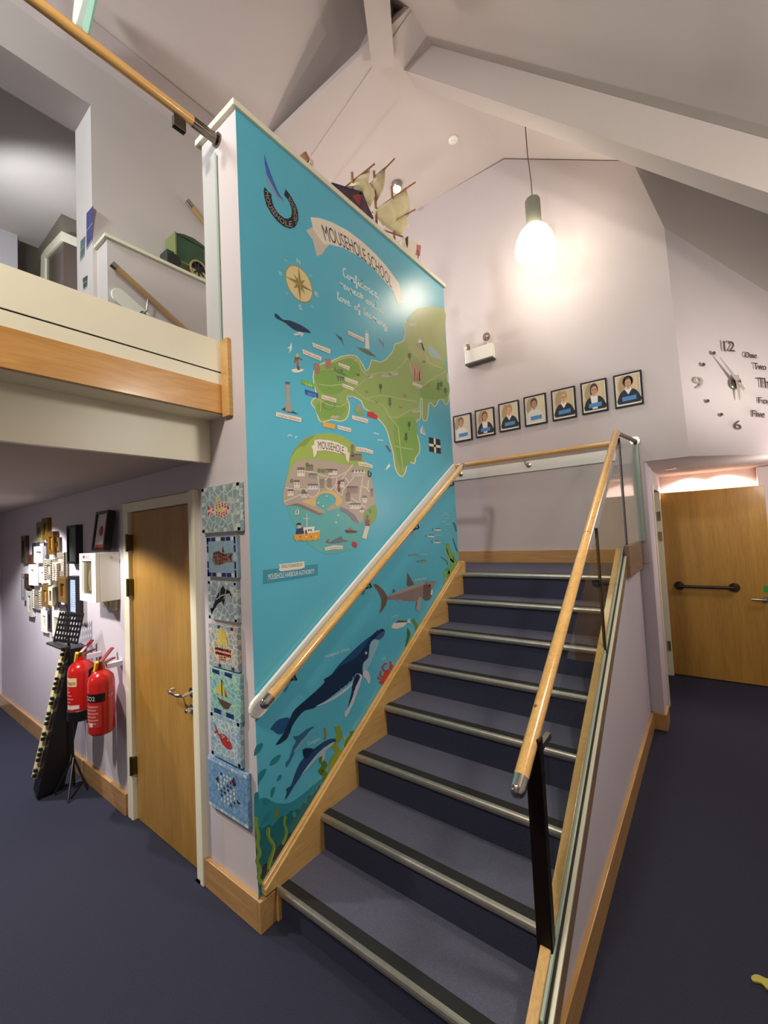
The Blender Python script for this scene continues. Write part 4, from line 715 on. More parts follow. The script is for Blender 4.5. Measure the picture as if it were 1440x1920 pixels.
A.poly([(455, 190), (490, 175), (495, 110), (560, 100), (680, 110), (800, 140), (900, 190), (940, 215), (945, 265), (972, 290), (955, 420), (925, 370), (915, 300), (860, 300), (760, 270), (640, 250), (530, 255), (520, 310), (485, 345), (475, 250)], CREAMP, 11)
A.text('MOUSEHOLE', [(550, 228), (640, 232), (740, 248), (820, 272), (890, 305)], [(542, 118), (640, 128), (740, 145), (820, 168), (895, 198)], '4a463e', 12)
for p, t_ in (([(1055, 200), (1180, 215), (1290, 255), (1285, 300), (1170, 270), (1060, 255)], 'St Pol de Leon'), ([(1085, 405), (1190, 410), (1282, 450), (1280, 495), (1180, 465), (1095, 460)], 'Mousehole School'), ([(635, 1560), (760, 1530), (880, 1535), (875, 1585), (760, 1580), (645, 1605)], 'St Clements Isle')):
    A.poly(p, CREAMP, 11); A.text(t_, [(p[-1][0]+15, p[-1][1]-14), (p[-2][0], p[-2][1]-12), (p[3][0]-10, p[3][1]-12)], [(p[0][0]+15, p[0][1]+14), (p[1][0], p[1][1]+12), (p[2][0]-10, p[2][1]+12)], '9c5a4c', 12)
A.line([(1232, 520), (1222, 570), (1240, 605), (1262, 580), (1255, 540)], 14, '1a1c20', 11, 3)
A.poly([(215, 1390), (575, 1330), (560, 1440), (530, 1455), (500, 1470), (470, 1450), (430, 1475), (390, 1455), (350, 1475), (300, 1455), (250, 1475), (230, 1450)], 'e0a040', 11); A.poly([(345, 1290), (500, 1275), (490, 1335), (570, 1325), (560, 1345), (350, 1380)], 'e4e0d2', 12); A.poly([(385, 1100), (395, 1100), (400, 1290), (388, 1290)], 'e4e0d2', 12); A.line([(340, 1170), (440, 1172)], 8, 'e4e0d2', 12)
for x in (420, 450): A.poly([(x-8, 1312), (x+8, 1312), (x+8, 1338), (x-8, 1338)], '3c3c44', 13)
for x, c_ in ((305, 'b04828'), (385, 'f0e0b0'), (450, 'b04828'), (515, 'f0e0b0')): A.ell(x, 1415, 9, 11, c_, 13, n=8)
A.poly([(248, 1380), (255, 1310), (300, 1300), (330, 1320), (340, 1375)], '2c3a72', 13, 1); A.ell(290, 1275, 28, 32, 'd8b09c', 13); A.poly([(250, 1255), (265, 1230), (300, 1225), (320, 1245), (300, 1258)], '23211f', 14, 1); A.line([(320, 1290), (350, 1370)], 22, '4a4034', 14); A.poly([(370, 1325), (390, 1322), (395, 1375), (372, 1378)], '4a3a34', 14)
A.poly([(218, 1108), (292, 1100), (280, 1112), (225, 1114)], 'e8e4d8', 12); A.poly([(262, 1030), (288, 1060), (288, 1100), (262, 1102)], 'e8e4d8', 12); A.poly([(255, 1040), (232, 1090), (252, 1100)], 'e8e4d8', 12); A.poly([(262, 1045), (274, 1060), (272, 1096), (262, 1096)], 'b87058', 13)
A.poly([(905, 1320), (1080, 1335), (1060, 1358), (930, 1362)], '6a3c44', 12); A.poly([(940, 1310), (985, 1285), (1020, 1325)], 'c07058', 13)
A.poly([(640, 1490), (680, 1440), (740, 1465), (860, 1400), (880, 1450), (960, 1470), (760, 1500)], '6c7878', 12); A.poly([(655, 1420), (690, 1470), (740, 1455), (700, 1480)], 'c8d0ca', 13)
A.poly([(1000, 1500), (1030, 1480), (1075, 1510), (1060, 1560), (1020, 1550)], 'b83c3c', 12, 2)
A.poly([(1185, 1175), (1240, 1180), (1242, 1265), (1188, 1262)], 'b0383c', 12); A.poly([(1185, 1270), (1240, 1275), (1195, 1445), (1135, 1430)], 'dcd6c6', 12); A.line([(1210, 1140), (1212, 1180)], 14, 'b0383c', 12)
for x, y in ((820, 1125), (790, 1220), (660, 865), (550, 955), (615, 1000)): A.poly([(x-14, y+8), (x, y-18), (x+12, y+8)], 'e6ece4', 12)
A.build('village_map', None, mu)
# ================================================================== WALL THINGS
def rectm(pl_, x0, y0, x1, y1):          # centre, width and height in metres of an upright rectangle seen at these corners
    q = [pl_.pt(*p) for p in ((x0, y0), (x1, y0), (x1, y1), (x0, y1))]
    return q
# seven portraits
PB = Plane((0, 2.90, 0), (0, -1, 0))
FR = [((35, 380), (160, 352), (172, 550), (45, 567)), ((188, 340), (322, 310), (335, 515), (200, 532)), ((352, 295), (500, 262), (515, 468), (368, 495)), ((533, 245), (692, 212), (708, 425), (548, 457)), ((727, 203), (898, 162), (917, 382), (745, 417)), ((937, 150), (1120, 107), (1142, 333), (957, 372)), ((1172, 95), (1370, 50), (1390, 290), (1190, 325))]
PER = [('7a5a40', 'b88f74', 'd8d4cc', 'd8d4cc', 0, .42, 'a pupil in a white shirt looking sideways, leftmost of the row'), ('7a4a30', 'c08a6c', '2a2426', 'e0dcd4', 1, .5, 'a pupil with tied-back brown hair and dark cardigan, second from the left'), ('b08050', 'd0a07c', '23252c', 'e0dcd4', 0, .5, 'a fair-haired pupil in a black jumper, third from the left'), ('4a3a30', 'b08668', 'd4d0c8', 'd4d0c8', 0, .45, 'a dark-haired pupil in a white shirt, middle of the row'), ('c0955c', 'd4a484', '23242c', 'e6e2da', 0, .5, 'a blond pupil with glasses and navy jumper, third from the right'), ('4a3226', 'c89a80', '1f1e24', 'e6e2da', 1, .5, 'a smiling pupil with glasses and open black cardigan, second from the right'), ('4e3426', 'c49478', '1e2538', 'e6e2da', 0, .5, 'a curly brown-haired pupil in a navy jumper, rightmost of the row')]
for i, (f, pr) in enumerate(zip(FR, PER)):
    q = [PB.pt(840+p[0]*.2639, 680+p[1]*.2639) for p in f]
    c = sum(q, Vector())/4; w_, h_ = .208, .284
    t = thing('framed_portrait', 'black-framed photo of '+pr[6], 'framed photo', (c.x, 2.92, c.z-h_/2), 'framed pupil portraits on the back wall')
    b = MB()
    for x0, x1, z0, z1 in ((-w_/2, -w_/2+.012, -h_/2, h_/2), (w_/2-.012, w_/2, -h_/2, h_/2), (-w_/2+.012, w_/2-.012, h_/2-.012, h_/2), (-w_/2+.012, w_/2-.012, -h_/2, -h_/2+.012)): b.box(c.x+x0, c.x+x1, 2.899, 2.919, c.z+z0, c.z+z1)
    b.build('frame', BLACKM, t)
    A = Art(Local((c.x-w_/2+.012, 2.905, c.z-h_/2+.012), (w_-.024, 0, 0), (0, 0, h_-.024), (0, -1, 0)), kind='paper')
    A.poly([(0, 0), (1, 0), (1, 1), (0, 1)], 'e8e2d8', 0); A.poly([(.05, .06), (.95, .05), (.95, .96), (.05, .96)], 'cdb894' if i > 3 else 'd0c2a4', 1)
    PT0 = A.pl.pt
    A.pl.pt = lambda u, v, layer=0, f=PT0: f(.5+(u-.5)*1.22, max(.055, v*1.17-.01), layer)
    x = pr[5]; hair, skin, top, shirt, open_, _, _2 = pr
    A.poly([(x-.32, .5), (x-.26, .76), (x-.1, .84), (x-.05, .6), (x-.22, .35)], 'a89274', 1.5, 2)
    A.poly([(x-.34, .06), (x-.33, .26), (x-.25, .38), (x-.1, .45), (x+.12, .45), (x+.27, .38), (x+.36, .24), (x+.38, .06)], top, 2, 2)
    A.poly([(x-.1, .44), (x, .30 if not open_ else .1), (x+.12, .44), (x+.06, .5), (x-.06, .5)] if not open_ else [(x-.13, .44), (x-.08, .08), (x+.1, .08), (x+.13, .44), (x, .5)], shirt, 3)
    A.ell(x+.01, .66, .145, .165, hair, 3, n=20); 
    if i in (1, 5): A.poly([(x-.14, .64), (x-.12, .5), (x-.05, .5)], hair, 3)
    if i == 6: A.ell(x+.01, .67, .18, .15, hair, 3, n=20)
    A.poly([(x-.05, .45), (x+.06, .45), (x+.05, .54), (x-.04, .54)], skin, 4); A.ell(x+.01, .62, .105, .135, skin, 5, n=20)
    A.poly([(x-.1, .66), (x-.06, .78), (x+.06, .79), (x+.12, .68), (x+.06, .73), (x-.04, .72)], hair, 6, 2)
    for sx in (-.04, .055): A.ell(x+sx, .635, .015, .009, '3a2a24', 6, n=8)
    A.poly([(x-.002, .62), (x+.02, .58), (x-.005, .575)], 'a5745c', 6); A.line([(x-.035, .545), (x+.01, .535), (x+.055, .547)], .012, '9a5048', 6)
    if i in (4, 5):
        for sx in (-.04, .055): A.line([(x+sx+.04*math.cos(k*.785), .635+.024*math.sin(k*.785)) for k in range(9)], .008, '2a2424', 7)
    A.build('photograph', None, t)
    A = Art(Local((c.x-w_/2+.012, 2.905, c.z-h_/2+.012), (w_-.024, 0, 0), (0, 0, h_-.024), (0, -1, 0)), kind='paper')
    A.poly([(.24, .14), (.80, .15), (.81, .29), (.25, .28)], '4c86bc', 9); A.build('blue_name_strip', None, t)
    MB().box(c.x-w_/2+.01, c.x+w_/2-.01, 2.906, 2.919, c.z-h_/2+.01, c.z+h_/2-.01).build('backing', BLACKM, t)
# clock
n_ = Vector((.715, -.699, 0)).normalized(); PC = Plane(Vector((1.562, 2.92, 2.167))+n_*.0, n_)
ck = thing('wall_clock', 'large frameless clock with silver numerals and words fixed straight on the wall', 'clock', tuple(PC.pt(1378, 720)))
SIL = mat('silver_acrylic', (150, 142, 134), .16, .95)
def sol(txt, base, top, th=.006, off=.001):
    vs, fs = glyphs(txt); out = []; m = MB()
    T = lambda p: (1180+p[0]*.18056, 560+p[1]*.18056)
    base = [T(p) for p in base]; top = [T(p) for p in top]
    for o_ in (off, off+th):
        for x, y in vs:
            a, b_ = along(base, x), along(top, x); out.append(PC.pt(a[0]+(b_[0]-a[0])*y, a[1]+(b_[1]-a[1])*y)+PC.n*o_)
    N = len(vs); cnt = {}
    for f in fs:
        for i in range(len(f)):
            e = (f[i], f[(i+1) % len(f)]); k = tuple(sorted(e)); cnt.setdefault(k, []).append(e)
    F = [tuple(i+N for i in f) for f in fs]+[tuple(f[::-1]) for f in fs]+[(e[0][0], e[0][1], e[0][1]+N, e[0][0]+N) for e in cnt.values() if len(e) == 1]
    m.add(out, F); return m
for t_, bs, tp, nm in (('12', [(978, 548), (1090, 552)], [(965, 435), (1085, 442)], 'numeral'), ('9', [(668, 932), (762, 938)], [(660, 805), (758, 808)], 'numeral'), ('6', [(1082, 1355), (1158, 1362)], [(1080, 1258), (1152, 1262)], 'numeral'),
    ('One', [(1192, 612), (1318, 622)], [(1190, 552), (1315, 562)], 'hour_word'), ('Two', [(1290, 733), (1415, 744)], [(1285, 664), (1412, 674)], 'hour_word'), ('Three', [(1335, 920), (1590, 950)], [(1325, 814), (1580, 830)], 'hour_word'), ('Four', [(1335, 1086), (1520, 1104)], [(1332, 1020), (1515, 1034)], 'hour_word'), ('Five', [(1270, 1226), (1400, 1236)], [(1268, 1154), (1398, 1164)], 'hour_word')):
    sol(t_, bs, tp).build(nm, mat('bright_silver_with_glint', (225, 220, 210), .25, .7) if t_ == '9' else SIL, ck)  # the nine's bright reflection is put into a paler silver
for p in ((868, 570), (760, 688), (803, 1066), (945, 1207)):
    c = PC.pt(1180+p[0]*.18056, 560+p[1]*.18056); MB().lathe([(.014, .001), (.014, .012), (.012, .014)], c, PC.n).build('hour_dot', SIL, ck, smooth=True)
hub = PC.pt(1180+1095*.18056, 560+880*.18056)
MB().lathe([(.05, .001), (.05, .012), (.045, .015)], hub, PC.n).build('movement', SIL, ck, smooth=True)
def hand(nm, px, wd, off, tail):
    a = hub+PC.n*off; t = PC.pt(1180+px[0]*.18056, 560+px[1]*.18056)+PC.n*off; dd = (t-a).normalized(); s_ = dd.cross(PC.n)
    MB().prism([a-dd*tail-s_*wd, a-dd*tail+s_*wd, a+s_*wd*1.3, t+s_*wd*.25, t-s_*wd*.25, a-s_*wd*1.3], PC.n*.002).build(nm, mat('bright_silver_with_glint', (225, 220, 210), .25, .7), ck)
hand('minute_hand', (900, 622), .012, .030, .075); hand('hour_hand', (1112, 1062), .014, .025, .06)
MB().lathe([(.012, .0), (.012, .036), (.008, .04)], hub, PC.n).build('spindle', CHROME, ck, smooth=True)

# mosaics on the pier
PMo = Plane((0, -.022, 0), (0, -1, 0))
MZ = [('pale blue square mosaic of a red and white fish, topmost on the pier', [(376, 913), (450, 906), (451, 996), (379, 1000)], ('7a9298', '93a4a4', 'b4bcb2')),
      ('blue-bordered square mosaic of a dark red fish, second from the top', [(386, 1007), (443, 1005), (443, 1082), (389, 1083)], ('7d9aa8', '86a2ae', '8ea7ad')),
      ('white-edged square mosaic of a black leaping dolphin, third from the top', [(389, 1090), (444, 1090), (444, 1168), (391, 1160)], ('8298a6', '92a4ae', 'c4c6ba')),
      ('peach-grouted square mosaic of a yellow-sailed boat, in the middle of the column', [(390, 1170), (445, 1175), (445, 1258), (393, 1250)], ('7d9aa6', '92a8ac', 'e0bf98')),
      ('green-grouted square mosaic of a small yellow sailing boat, third from the bottom', [(392, 1252), (450, 1264), (450, 1350), (396, 1340)], ('6f9fb0', '8ab0b8', 'a8d0a0')),
      ('pale blue square mosaic of a small red fish, second from the bottom', [(394, 1335), (450, 1354), (451, 1438), (396, 1417)], ('86a8bc', '9ab6c2', 'ccd6ca')),
      ('large blue square mosaic of a black and white striped fish, lowest on the pier', [(389, 1417), (463, 1452), (466, 1554), (392, 1510)], ('6e9cc0', '84aac6', '5c88b0'))]
for i, (lab, qd, cs) in enumerate(MZ):
    q = [PMo.pt(*p) for p in qd]; x0, x1 = (q[0].x+q[3].x)/2, (q[1].x+q[2].x)/2; z1, z0 = (q[0].z+q[1].z)/2, (q[2].z+q[3].z)/2
    t = thing('mosaic_panel', lab, 'mosaic', ((x0+x1)/2, 0, z0), 'children\'s fish and boat mosaics on the pier')
    MB().box(x0, x1, -.0215, -.0005, z0, z1).build('tiled_board', tiles_mat('mosaic_tiles_%d' % (i+1), *cs, scale=26 if i in (0, 2) else 34), t, bevel=.0015)
    A = Art(Local((x0, -.0215, z0), (x1-x0, 0, 0), (0, 0, z1-z0), (0, -1, 0)), kind='tile'); B = A
    gr = 'd8dcd0'
    def row(c_, n_, sides='tblr', w0=.09):
        for k in range(n_):
            a_, e_ = (k+.08)/n_, (k+.92)/n_; cc = c_[k % len(c_)]
            if cc is None: continue
            if 't' in sides: A.poly([(a_, 1-w0), (e_, 1-w0), (e_, .985), (a_, .985)], cc, 2)
            if 'b' in sides: A.poly([(a_, .015), (e_, .015), (e_, w0), (a_, w0)], cc, 2)
            if 'l' in sides: A.poly([(.015, a_), (w0, a_), (w0, e_), (.015, e_)], cc, 2)
            if 'r' in sides: A.poly([(1-w0, a_), (.985, a_), (.985, e_), (1-w0, e_)], cc, 2)
    def bits(path, cols, n_, wd, seed):      # broken tile pieces following a path
        R = random.Random(seed)
        for k in range(n_):
            a_ = along(path, (k+.5)/n_)
            for s_ in (-1, 1):
                cx_, cy_ = a_[0]+R.uniform(-.01, .01), a_[1]+s_*wd*(.5+.1*R.random()); r_ = wd*.62
                A.poly([(cx_+r_*math.cos(th)*R.uniform(.75, 1), cy_+r_*math.sin(th)*R.uniform(.75, 1)) for th in (.5, 1.9, 3.3, 4.9)], R.choice(cols), 5)
    if i == 0:
        row(('8a9a8c', 'c2c8bc', '9aa8a4'), 12); A.poly([(.16, .48), (.2, .62), (.28, .54), (.42, .62), (.6, .64), (.75, .52), (.78, .44), (.72, .36), (.55, .30), (.4, .36), (.28, .44), (.2, .32), (.17, .38)], 'd8b8a8', 4, 1)
        A.poly([(.40, .62), (.42, .78), (.52, .66)], 'c8b45c', 5); bits([(.3, .5), (.45, .56), (.6, .58), (.74, .48)], ['a03a34', 'a83e38', 'b0504a', '8a302c'], 6, .05, 1); bits([(.38, .42), (.55, .36), (.7, .42)], ['a03a34', '963430'], 5, .045, 2); A.poly([(.17, .5), (.2, .61), (.26, .52)], 'a03a34', 6); A.poly([(.18, .34), (.19, .45), (.25, .46)], 'a03a34', 6); A.poly([(.42, .44), (.45, .54), (.56, .5), (.52, .42)], 'c8c05c', 6); A.ell(.72, .5, .02, .02, '1c1c1c', 7, n=8)
    elif i == 1:
        row(('22245c', '22245c', 'c8ccc4'), 6, 'tb', .11); row(('22245c', '22245c', 'b8bcb8'), 5, 'lr', .07)
        A.poly([(.2, .42), (.24, .62), (.42, .66), (.6, .58), (.85, .6), (.78, .48), (.88, .38), (.62, .36), (.45, .3), (.28, .3)], '7a6a58', 4, 1); bits([(.26, .52), (.42, .56), (.58, .5), (.72, .48)], ['5c1f1c', '6a2420', '4a1a18'], 7, .075, 3); bits([(.3, .4), (.45, .37), (.58, .4)], ['5c1f1c', '6a2420'], 5, .06, 4); A.poly([(.55, .62), (.57, .78), (.62, .6)], '5c1f1c', 5); A.poly([(.74, .5), (.9, .6), (.84, .48), (.9, .36)], '5c1f1c', 5)
    elif i == 2:
        row(('a8b4b4', 'd0d4cc', '92a4a8'), 11); A.poly([(.1, .14), (.2, .36), (.32, .6), (.45, .78), (.56, .9), (.6, .82), (.78, .78), (.86, .62), (.78, .68), (.62, .66), (.5, .5), (.36, .42), (.2, .24)], '16181a', 5); A.line([(.3, .52), (.5, .64), (.78, .7)], .02, 'c8ccc4', 6); A.line([(.42, .56), (.46, .78)], .015, 'c8ccc4', 6); A.line([(.62, .66), (.66, .8)], .015, 'c8ccc4', 6); A.poly([(.5, .5), (.56, .4), (.62, .6)], '16181a', 5); A.poly([(.08, .28), (.2, .3), (.12, .12)], '16181a', 5)
    elif i == 3:
        row(('8ea4aa', '9cb0b2', '8ea4aa', '3a2a58'), 9, 'tb'); A.poly([(.28, .52), (.4, .92), (.5, .94), (.62, .82), (.7, .54)], 'c8b44c', 4); A.line([(.46, .5), (.45, .96)], .02, 'e0bf98', 6); A.line([(.3, .62), (.68, .66)], .015, 'e0bf98', 6)
        A.poly([(.14, .48), (.88, .44), (.78, .28), (.6, .18), (.38, .16), (.2, .28)], 'd8b898', 4); bits([(.24, .38), (.5, .38), (.78, .38)], ['6a2420', '5a1c1a', '7c3028'], 9, .09, 5); bits([(.36, .22), (.62, .24)], ['6a2420', '7c3028'], 5, .05, 6)
    elif i == 4:
        for x_ in (.1, .52): A.poly([(x_, .9), (x_+.24, .88), (x_+.24, .98), (x_, .98)], '22306a', 3); A.poly([(x_+.02, .02), (x_+.26, .02), (x_+.26, .12), (x_+.02, .12)], '22306a', 3)
        A.poly([(.42, .78), (.2, .52), (.24, .46), (.6, .44)], 'c8b850', 4); A.line([(.42, .44), (.42, .8)], .03, '221c18', 6); A.poly([(.24, .4), (.34, .36), (.72, .34), (.6, .2), (.46, .18), (.34, .26)], '5a4a38', 5); A.poly([(.5, .6), (.6, .46), (.52, .44)], 'a04838', 5)
    elif i == 5:
        row(('86a4bc', '9cb8c8', '8cacc0'), 9); A.poly([(.1, .74), (.16, .68), (.24, .58), (.16, .52), (.12, .56), (.2, .6)], 'a8302c', 4); A.ell(.52, .45, .22, .13, 'b03832', 4, -25); A.poly([(.14, .78), (.28, .58), (.34, .52), (.26, .52)], 'a8302c', 5); bits([(.4, .54), (.54, .5), (.62, .46)], ['c8ccc4', 'a8302c', '8a2826'], 4, .045, 7)
    else:
        row(('d0d6d8', 'b8c4cc', 'a8b8c8'), 10, 'tb', .07)
        R = random.Random(9)
        for yy in range(7):
            for xx in range(6):
                px, py = .28+xx*.08+R.uniform(-.01, .01), .26+yy*.085
                if ((px-.5)/.26)**2+((py-.52)/.33)**2 > 1: continue
                A.poly([(px+.034*math.cos(th)*R.uniform(.7, 1.1), py+.04*math.sin(th)*R.uniform(.7, 1.1)) for th in (.6, 2, 3.6, 5.2)], ['2c2422', 'd4d4c8', 'c8c8bc', '4a3a34', 'dcdcd0'][(xx*2+yy*3) % 5], 5)
        A.poly([(.62, .72), (.68, .84), (.74, .68)], '5a1c28', 5); A.poly([(.2, .6), (.28, .68), (.3, .56)], '3a3430', 5); A.poly([(.74, .44), (.84, .4), (.76, .36)], '2c2422', 5)
    A.build('tile_picture', None, t)

# frames on the left wall
PL = Plane((0, -.02, 0), (0, -1, 0))
GOLD, GOLDD, SILV, CRM, BLK, BRN = ((168, 130, 62), (126, 92, 34), (190, 182, 160), (226, 222, 206), (24, 20, 22), (62, 36, 26))
CL = [(255, 262, 345, 530, (104, 98, 62), '6e6a48', 'dull green-gold frame at the top left of the picture cluster'), (330, 212, 412, 500, GOLDD, '7c5c20', 'tall dark gold frame forming the top of the picture cluster'),
      (400, 385, 485, 690, GOLDD, '9c7c3c', 'tall gold frame just below the top of the picture cluster'), (488, 460, 560, 650, (84, 66, 36), 'a8a288', 'dark bronze frame at the upper right of the picture cluster'),
      (202, 530, 262, 690, BLK, '2a2424', 'small black frame half hidden behind the silver one'), (225, 575, 345, 795, (176, 174, 172), '8a8a88', 'wide silver frame with a grey picture, upper left of the cluster'), (350, 525, 402, 735, BLK, '9a9284', 'narrow black frame with a grey picture beside the silver frame'),
      (145, 682, 215, 815, BRN, '4a342c', 'small dark brown frame at the left of the cluster'), (160, 810, 252, 1085, CRM, 'd8d4b8', 'plain cream frame at the left of the cluster'), (252, 830, 300, 1075, BLK, '9c8890', 'thin black frame with a mauve picture right of the plain cream one'),
      (290, 840, 372, 1055, (240, 238, 232), '8e8c98', 'bright white frame near the centre of the cluster'), (366, 740, 474, 1015, SILV, 'a89c88', 'ornate silver frame at the centre of the cluster'), (500, 652, 645, 970, SILV, '9a927c', 'largest ornate silver frame, right side of the cluster'), (478, 790, 540, 1025, (206, 196, 172), '7c6872', 'beige frame with a mauve picture tucked under the large ornate one'),
      (540, 980, 645, 1305, GOLD, '8a6c38', 'broad gold frame on the right side of the cluster'), (212, 1140, 322, 1395, SILV, '8c7c6c', 'beaded silver frame at the lower left of the cluster'), (325, 1070, 412, 1362, GOLD, 'a88648', 'plain gold frame below the centre of the cluster'), (410, 1100, 472, 1340, (196, 188, 158), '7c7060', 'pale gilt frame between the gold and black ones'),
      (472, 1090, 545, 1362, BLK, '8a7c88', 'black frame with a pale picture below the beige one'), (128, 1150, 206, 1482, (186, 182, 172), '8e8678', 'tall grey-white frame at the bottom left of the cluster'), (104, 930, 168, 1125, BRN, '5c4c50', 'dark brown frame at the far left edge of the cluster'), (316, 1400, 402, 1688, (240, 240, 222), 'ccd4c4', 'white frame at the bottom of the cluster, left of a black one'),
      (402, 1410, 458, 1682, BLK, '8c7480', 'narrow black frame between two white ones at the bottom'), (460, 1415, 582, 1755, (238, 236, 222), 'a8a490', 'tall white frame lowest in the cluster'), (552, 1330, 655, 1638, BLK, 'a8c0a8', 'deep black frame at the bottom right of the cluster'),
      (60, 440, 125, 800, (70, 58, 44), '5c564a', 'slim dark frame on its own, far left of the cluster'), (62, 925, 118, 1275, (120, 122, 116), '6c6e6a', 'slim glass-fronted frame below the slim dark one')]
for k, (x0, y0, x1, y1, fc, pc, lab) in enumerate(CL):
    dep = .018+.010*(k % 3); pl_ = Plane((0, -dep, 0), (0, -1, 0))
    q = [pl_.pt(30+x*.1458, 940+y*.1458) for x, y in ((x0+4, y0+4), (x1-4, y0+4), (x1-4, y1-4), (x0+4, y1-4))]
    xa, xb = (q[0].x+q[3].x)/2, (q[1].x+q[2].x)/2; zb, za = (q[0].z+q[1].z)/2, (q[2].z+q[3].z)/2; bw = min(.045, (xb-xa)*.27)
    t = thing('picture_frame', lab, 'picture frame', ((xa+xb)/2, 0, za), 'clustered picture frames on the left wall')
    b = MB(); 
    for a_ in ((xa, xa+bw, za, zb), (xb-bw, xb, za, zb), (xa+bw, xb-bw, zb-bw, zb), (xa+bw, xb-bw, za, za+bw)): b.box(a_[0], a_[1], -dep, -.0005, a_[2], a_[3])
    if 'ornate' in lab or 'beaded' in lab:
        n_ = 9
        for m_ in range(n_):
            for xx in (xa+bw/2, xb-bw/2): b.lathe([(.016, 0), (.012, .008), (.002, .012)], (xx, -dep, za+(zb-za)*(m_+.5)/n_), (0, -1, 0), seg=8)
    met = .75 if fc in (GOLD, GOLDD, SILV) else 0
    b.build('frame', mat('frame_%02x%02x%02x' % fc, fc, .32, met), t)
    MB().box(xa+bw-.002, xb-bw+.002, -dep*.6, -.001, za+bw-.002, zb-bw+.002).build('picture', mat('picture_'+pc, pc, .25, noise=.5, nscale=14), t)
for (x0, y0, x1, y1), lab, pc, lines in (((650, 308, 770, 805), 'black box frame with a dark green certificate, upper of the two right of the cluster', '4c584e', 0), ((665, 962, 775, 1460), 'black box frame with a pale blue typed certificate, lower of the pair', 'b4c6dc', 1)):
    pl_ = Plane((0, -.045, 0), (0, -1, 0)); q = [pl_.pt(30+x*.1458, 940+y*.1458) for x, y in ((x0, y0), (x1, y0), (x1, y1), (x0, y1))]
    xa, xb = (q[0].x+q[3].x)/2, (q[1].x+q[2].x)/2; zb, za = (q[0].z+q[1].z)/2, (q[2].z+q[3].z)/2
    t = thing('certificate_frame', lab, 'picture frame', ((xa+xb)/2, 0, za)); b = MB()
    for a_ in ((xa, xa+.02, za, zb), (xb-.02, xb, za, zb), (xa+.02, xb-.02, zb-.02, zb), (xa+.02, xb-.02, za, za+.02)): b.box(a_[0], a_[1], -.045, -.0005, a_[2], a_[3])
    b.build('frame', BLACK, t)
    MB().box(xa+.018, xb-.018, -.036, -.001, za+.018, zb-.018).build('certificate', mat('certificate_'+pc, pc, .25, noise=.06), t)
    if lines:
        A = Art(Local((xa+.02, -.036, za+.02), (xb-xa-.04, 0, 0), (0, 0, zb-za-.04), (0, -1, 0)), kind='paper')
        for m_ in range(12): A.line([(.12, .88-m_*.065), (.9-.2*(m_ % 3 == 2), .88-m_*.065)], .014, '6c7c96', 3)
        A.build('printed_lines', None, t)
# defibrillator cabinet
c0 = thing('defibrillator_cabinet', 'white wall cabinet marked AED with a small window, beside the door', 'cabinet', (-1.55, 0, 1.35))
pl_ = Plane((0, -.14, 0), (0, -1, 0)); xa, xb = pl_.pt(149, 1080).x, -1.418; za, zb = 1.335, 1.645
MB().box(xa, xb, -.118, -.001, za, zb).build('body', WHITE, c0, bevel=.003)
dw = (xb-xa)
b = MB(); 
for a_ in ((xa, xa+.14*dw, za, zb), (xb-.24*dw, xb, za, zb), (xa+.14*dw, xb-.24*dw, zb-.05, zb), (xa+.14*dw, xb-.24*dw, za, za+.045)): b.box(a_[0], a_[1], -.14, -.1185, a_[2], a_[3])
dd_ = b.build('cabinet_door', WHITE, c0)
MB().box(xa+.14*dw, xb-.24*dw, -.126, -.1185, za+.045, zb-.05).build('door_window', mat('dim_window', (92, 84, 62), .12), dd_)
A = Art(Local((xa, -.14, za), (dw, 0, 0), (0, 0, zb-za), (0, -1, 0)))
A.text('AED', [(.40, .875), (.74, .875)], [(.40, .955), (.74, .955)], 'b02c34', 3); A.poly([(.30, .87), (.22, .93), (.24, .96), (.30, .94), (.35, .96), (.38, .93)], 'b02c34', 3, 0); A.build('aed_lettering', None, c0)
A = Art(Local((xa+.14*dw, -.126, za+.045), (.62*dw, 0, 0), (0, 0, zb-za-.095), (0, -1, 0)))
A.poly([(.55, .1), (.52, .6), (.68, .86), (.95, .84), (.98, .1)], '7c6a58', 2, 1); A.line([(.62, .12), (.5, .4), (.6, .7)], .05, 'a8a850', 3, 3); A.build('defibrillator_bag', None, c0)
MB().lathe([(.010, 0), (.010, .008)], (xb, -.05, zb-.035), (1, 0, 0)).build('lock', STEEL, c0)
for x_, z_ in ((-1.62, 1.27), (-1.50, 1.265)):
    A = MB().box(x_-.045, x_+.045, -.02, -.001, z_, z_+.075); t = tag(A.build('name_plate', mat('card_with_print', (206, 196, 150), .6, noise=.35, nscale=60)), 'small printed card below the white cabinet, %s one' % ('left' if x_ < -1.55 else 'right'), 'notice', 'small cards under the cabinet')
# poppy picture leaning on the cabinet
t = thing('poppy_picture', 'deep black box frame with a red poppy picture standing on the white cabinet', 'picture frame', (-1.52, -.06, zb+.001))
Rt = Matrix.Rotation(math.radians(-7), 3, 'X'); o_ = Vector((-1.532, -.07, zb+.012)); M_ = Matrix.Translation(o_) @ Rt.to_4x4()
b = MB(); W2, H2 = .105, .262
for a_ in ((-W2, -W2+.02, 0, H2), (W2-.02, W2, 0, H2), (-W2+.02, W2-.02, H2-.02, H2), (-W2+.02, W2-.02, 0, .02)): b.box(a_[0], a_[1], -.022, .022, a_[2], a_[3], M=M_)
b.build('frame', BLACK, t); MB().box(-W2+.018, W2-.018, -.012, .02, .018, H2-.018, M=M_).build('mount', mat('white_mount', (196, 188, 186), .4), t)
A = Art(Local(M_ @ Vector((-W2+.02, -.012, .02)), M_.to_3x3() @ Vector((2*W2-.04, 0, 0)), M_.to_3x3() @ Vector((0, 0, H2-.04)), M_.to_3x3() @ Vector((0, -1, 0))))
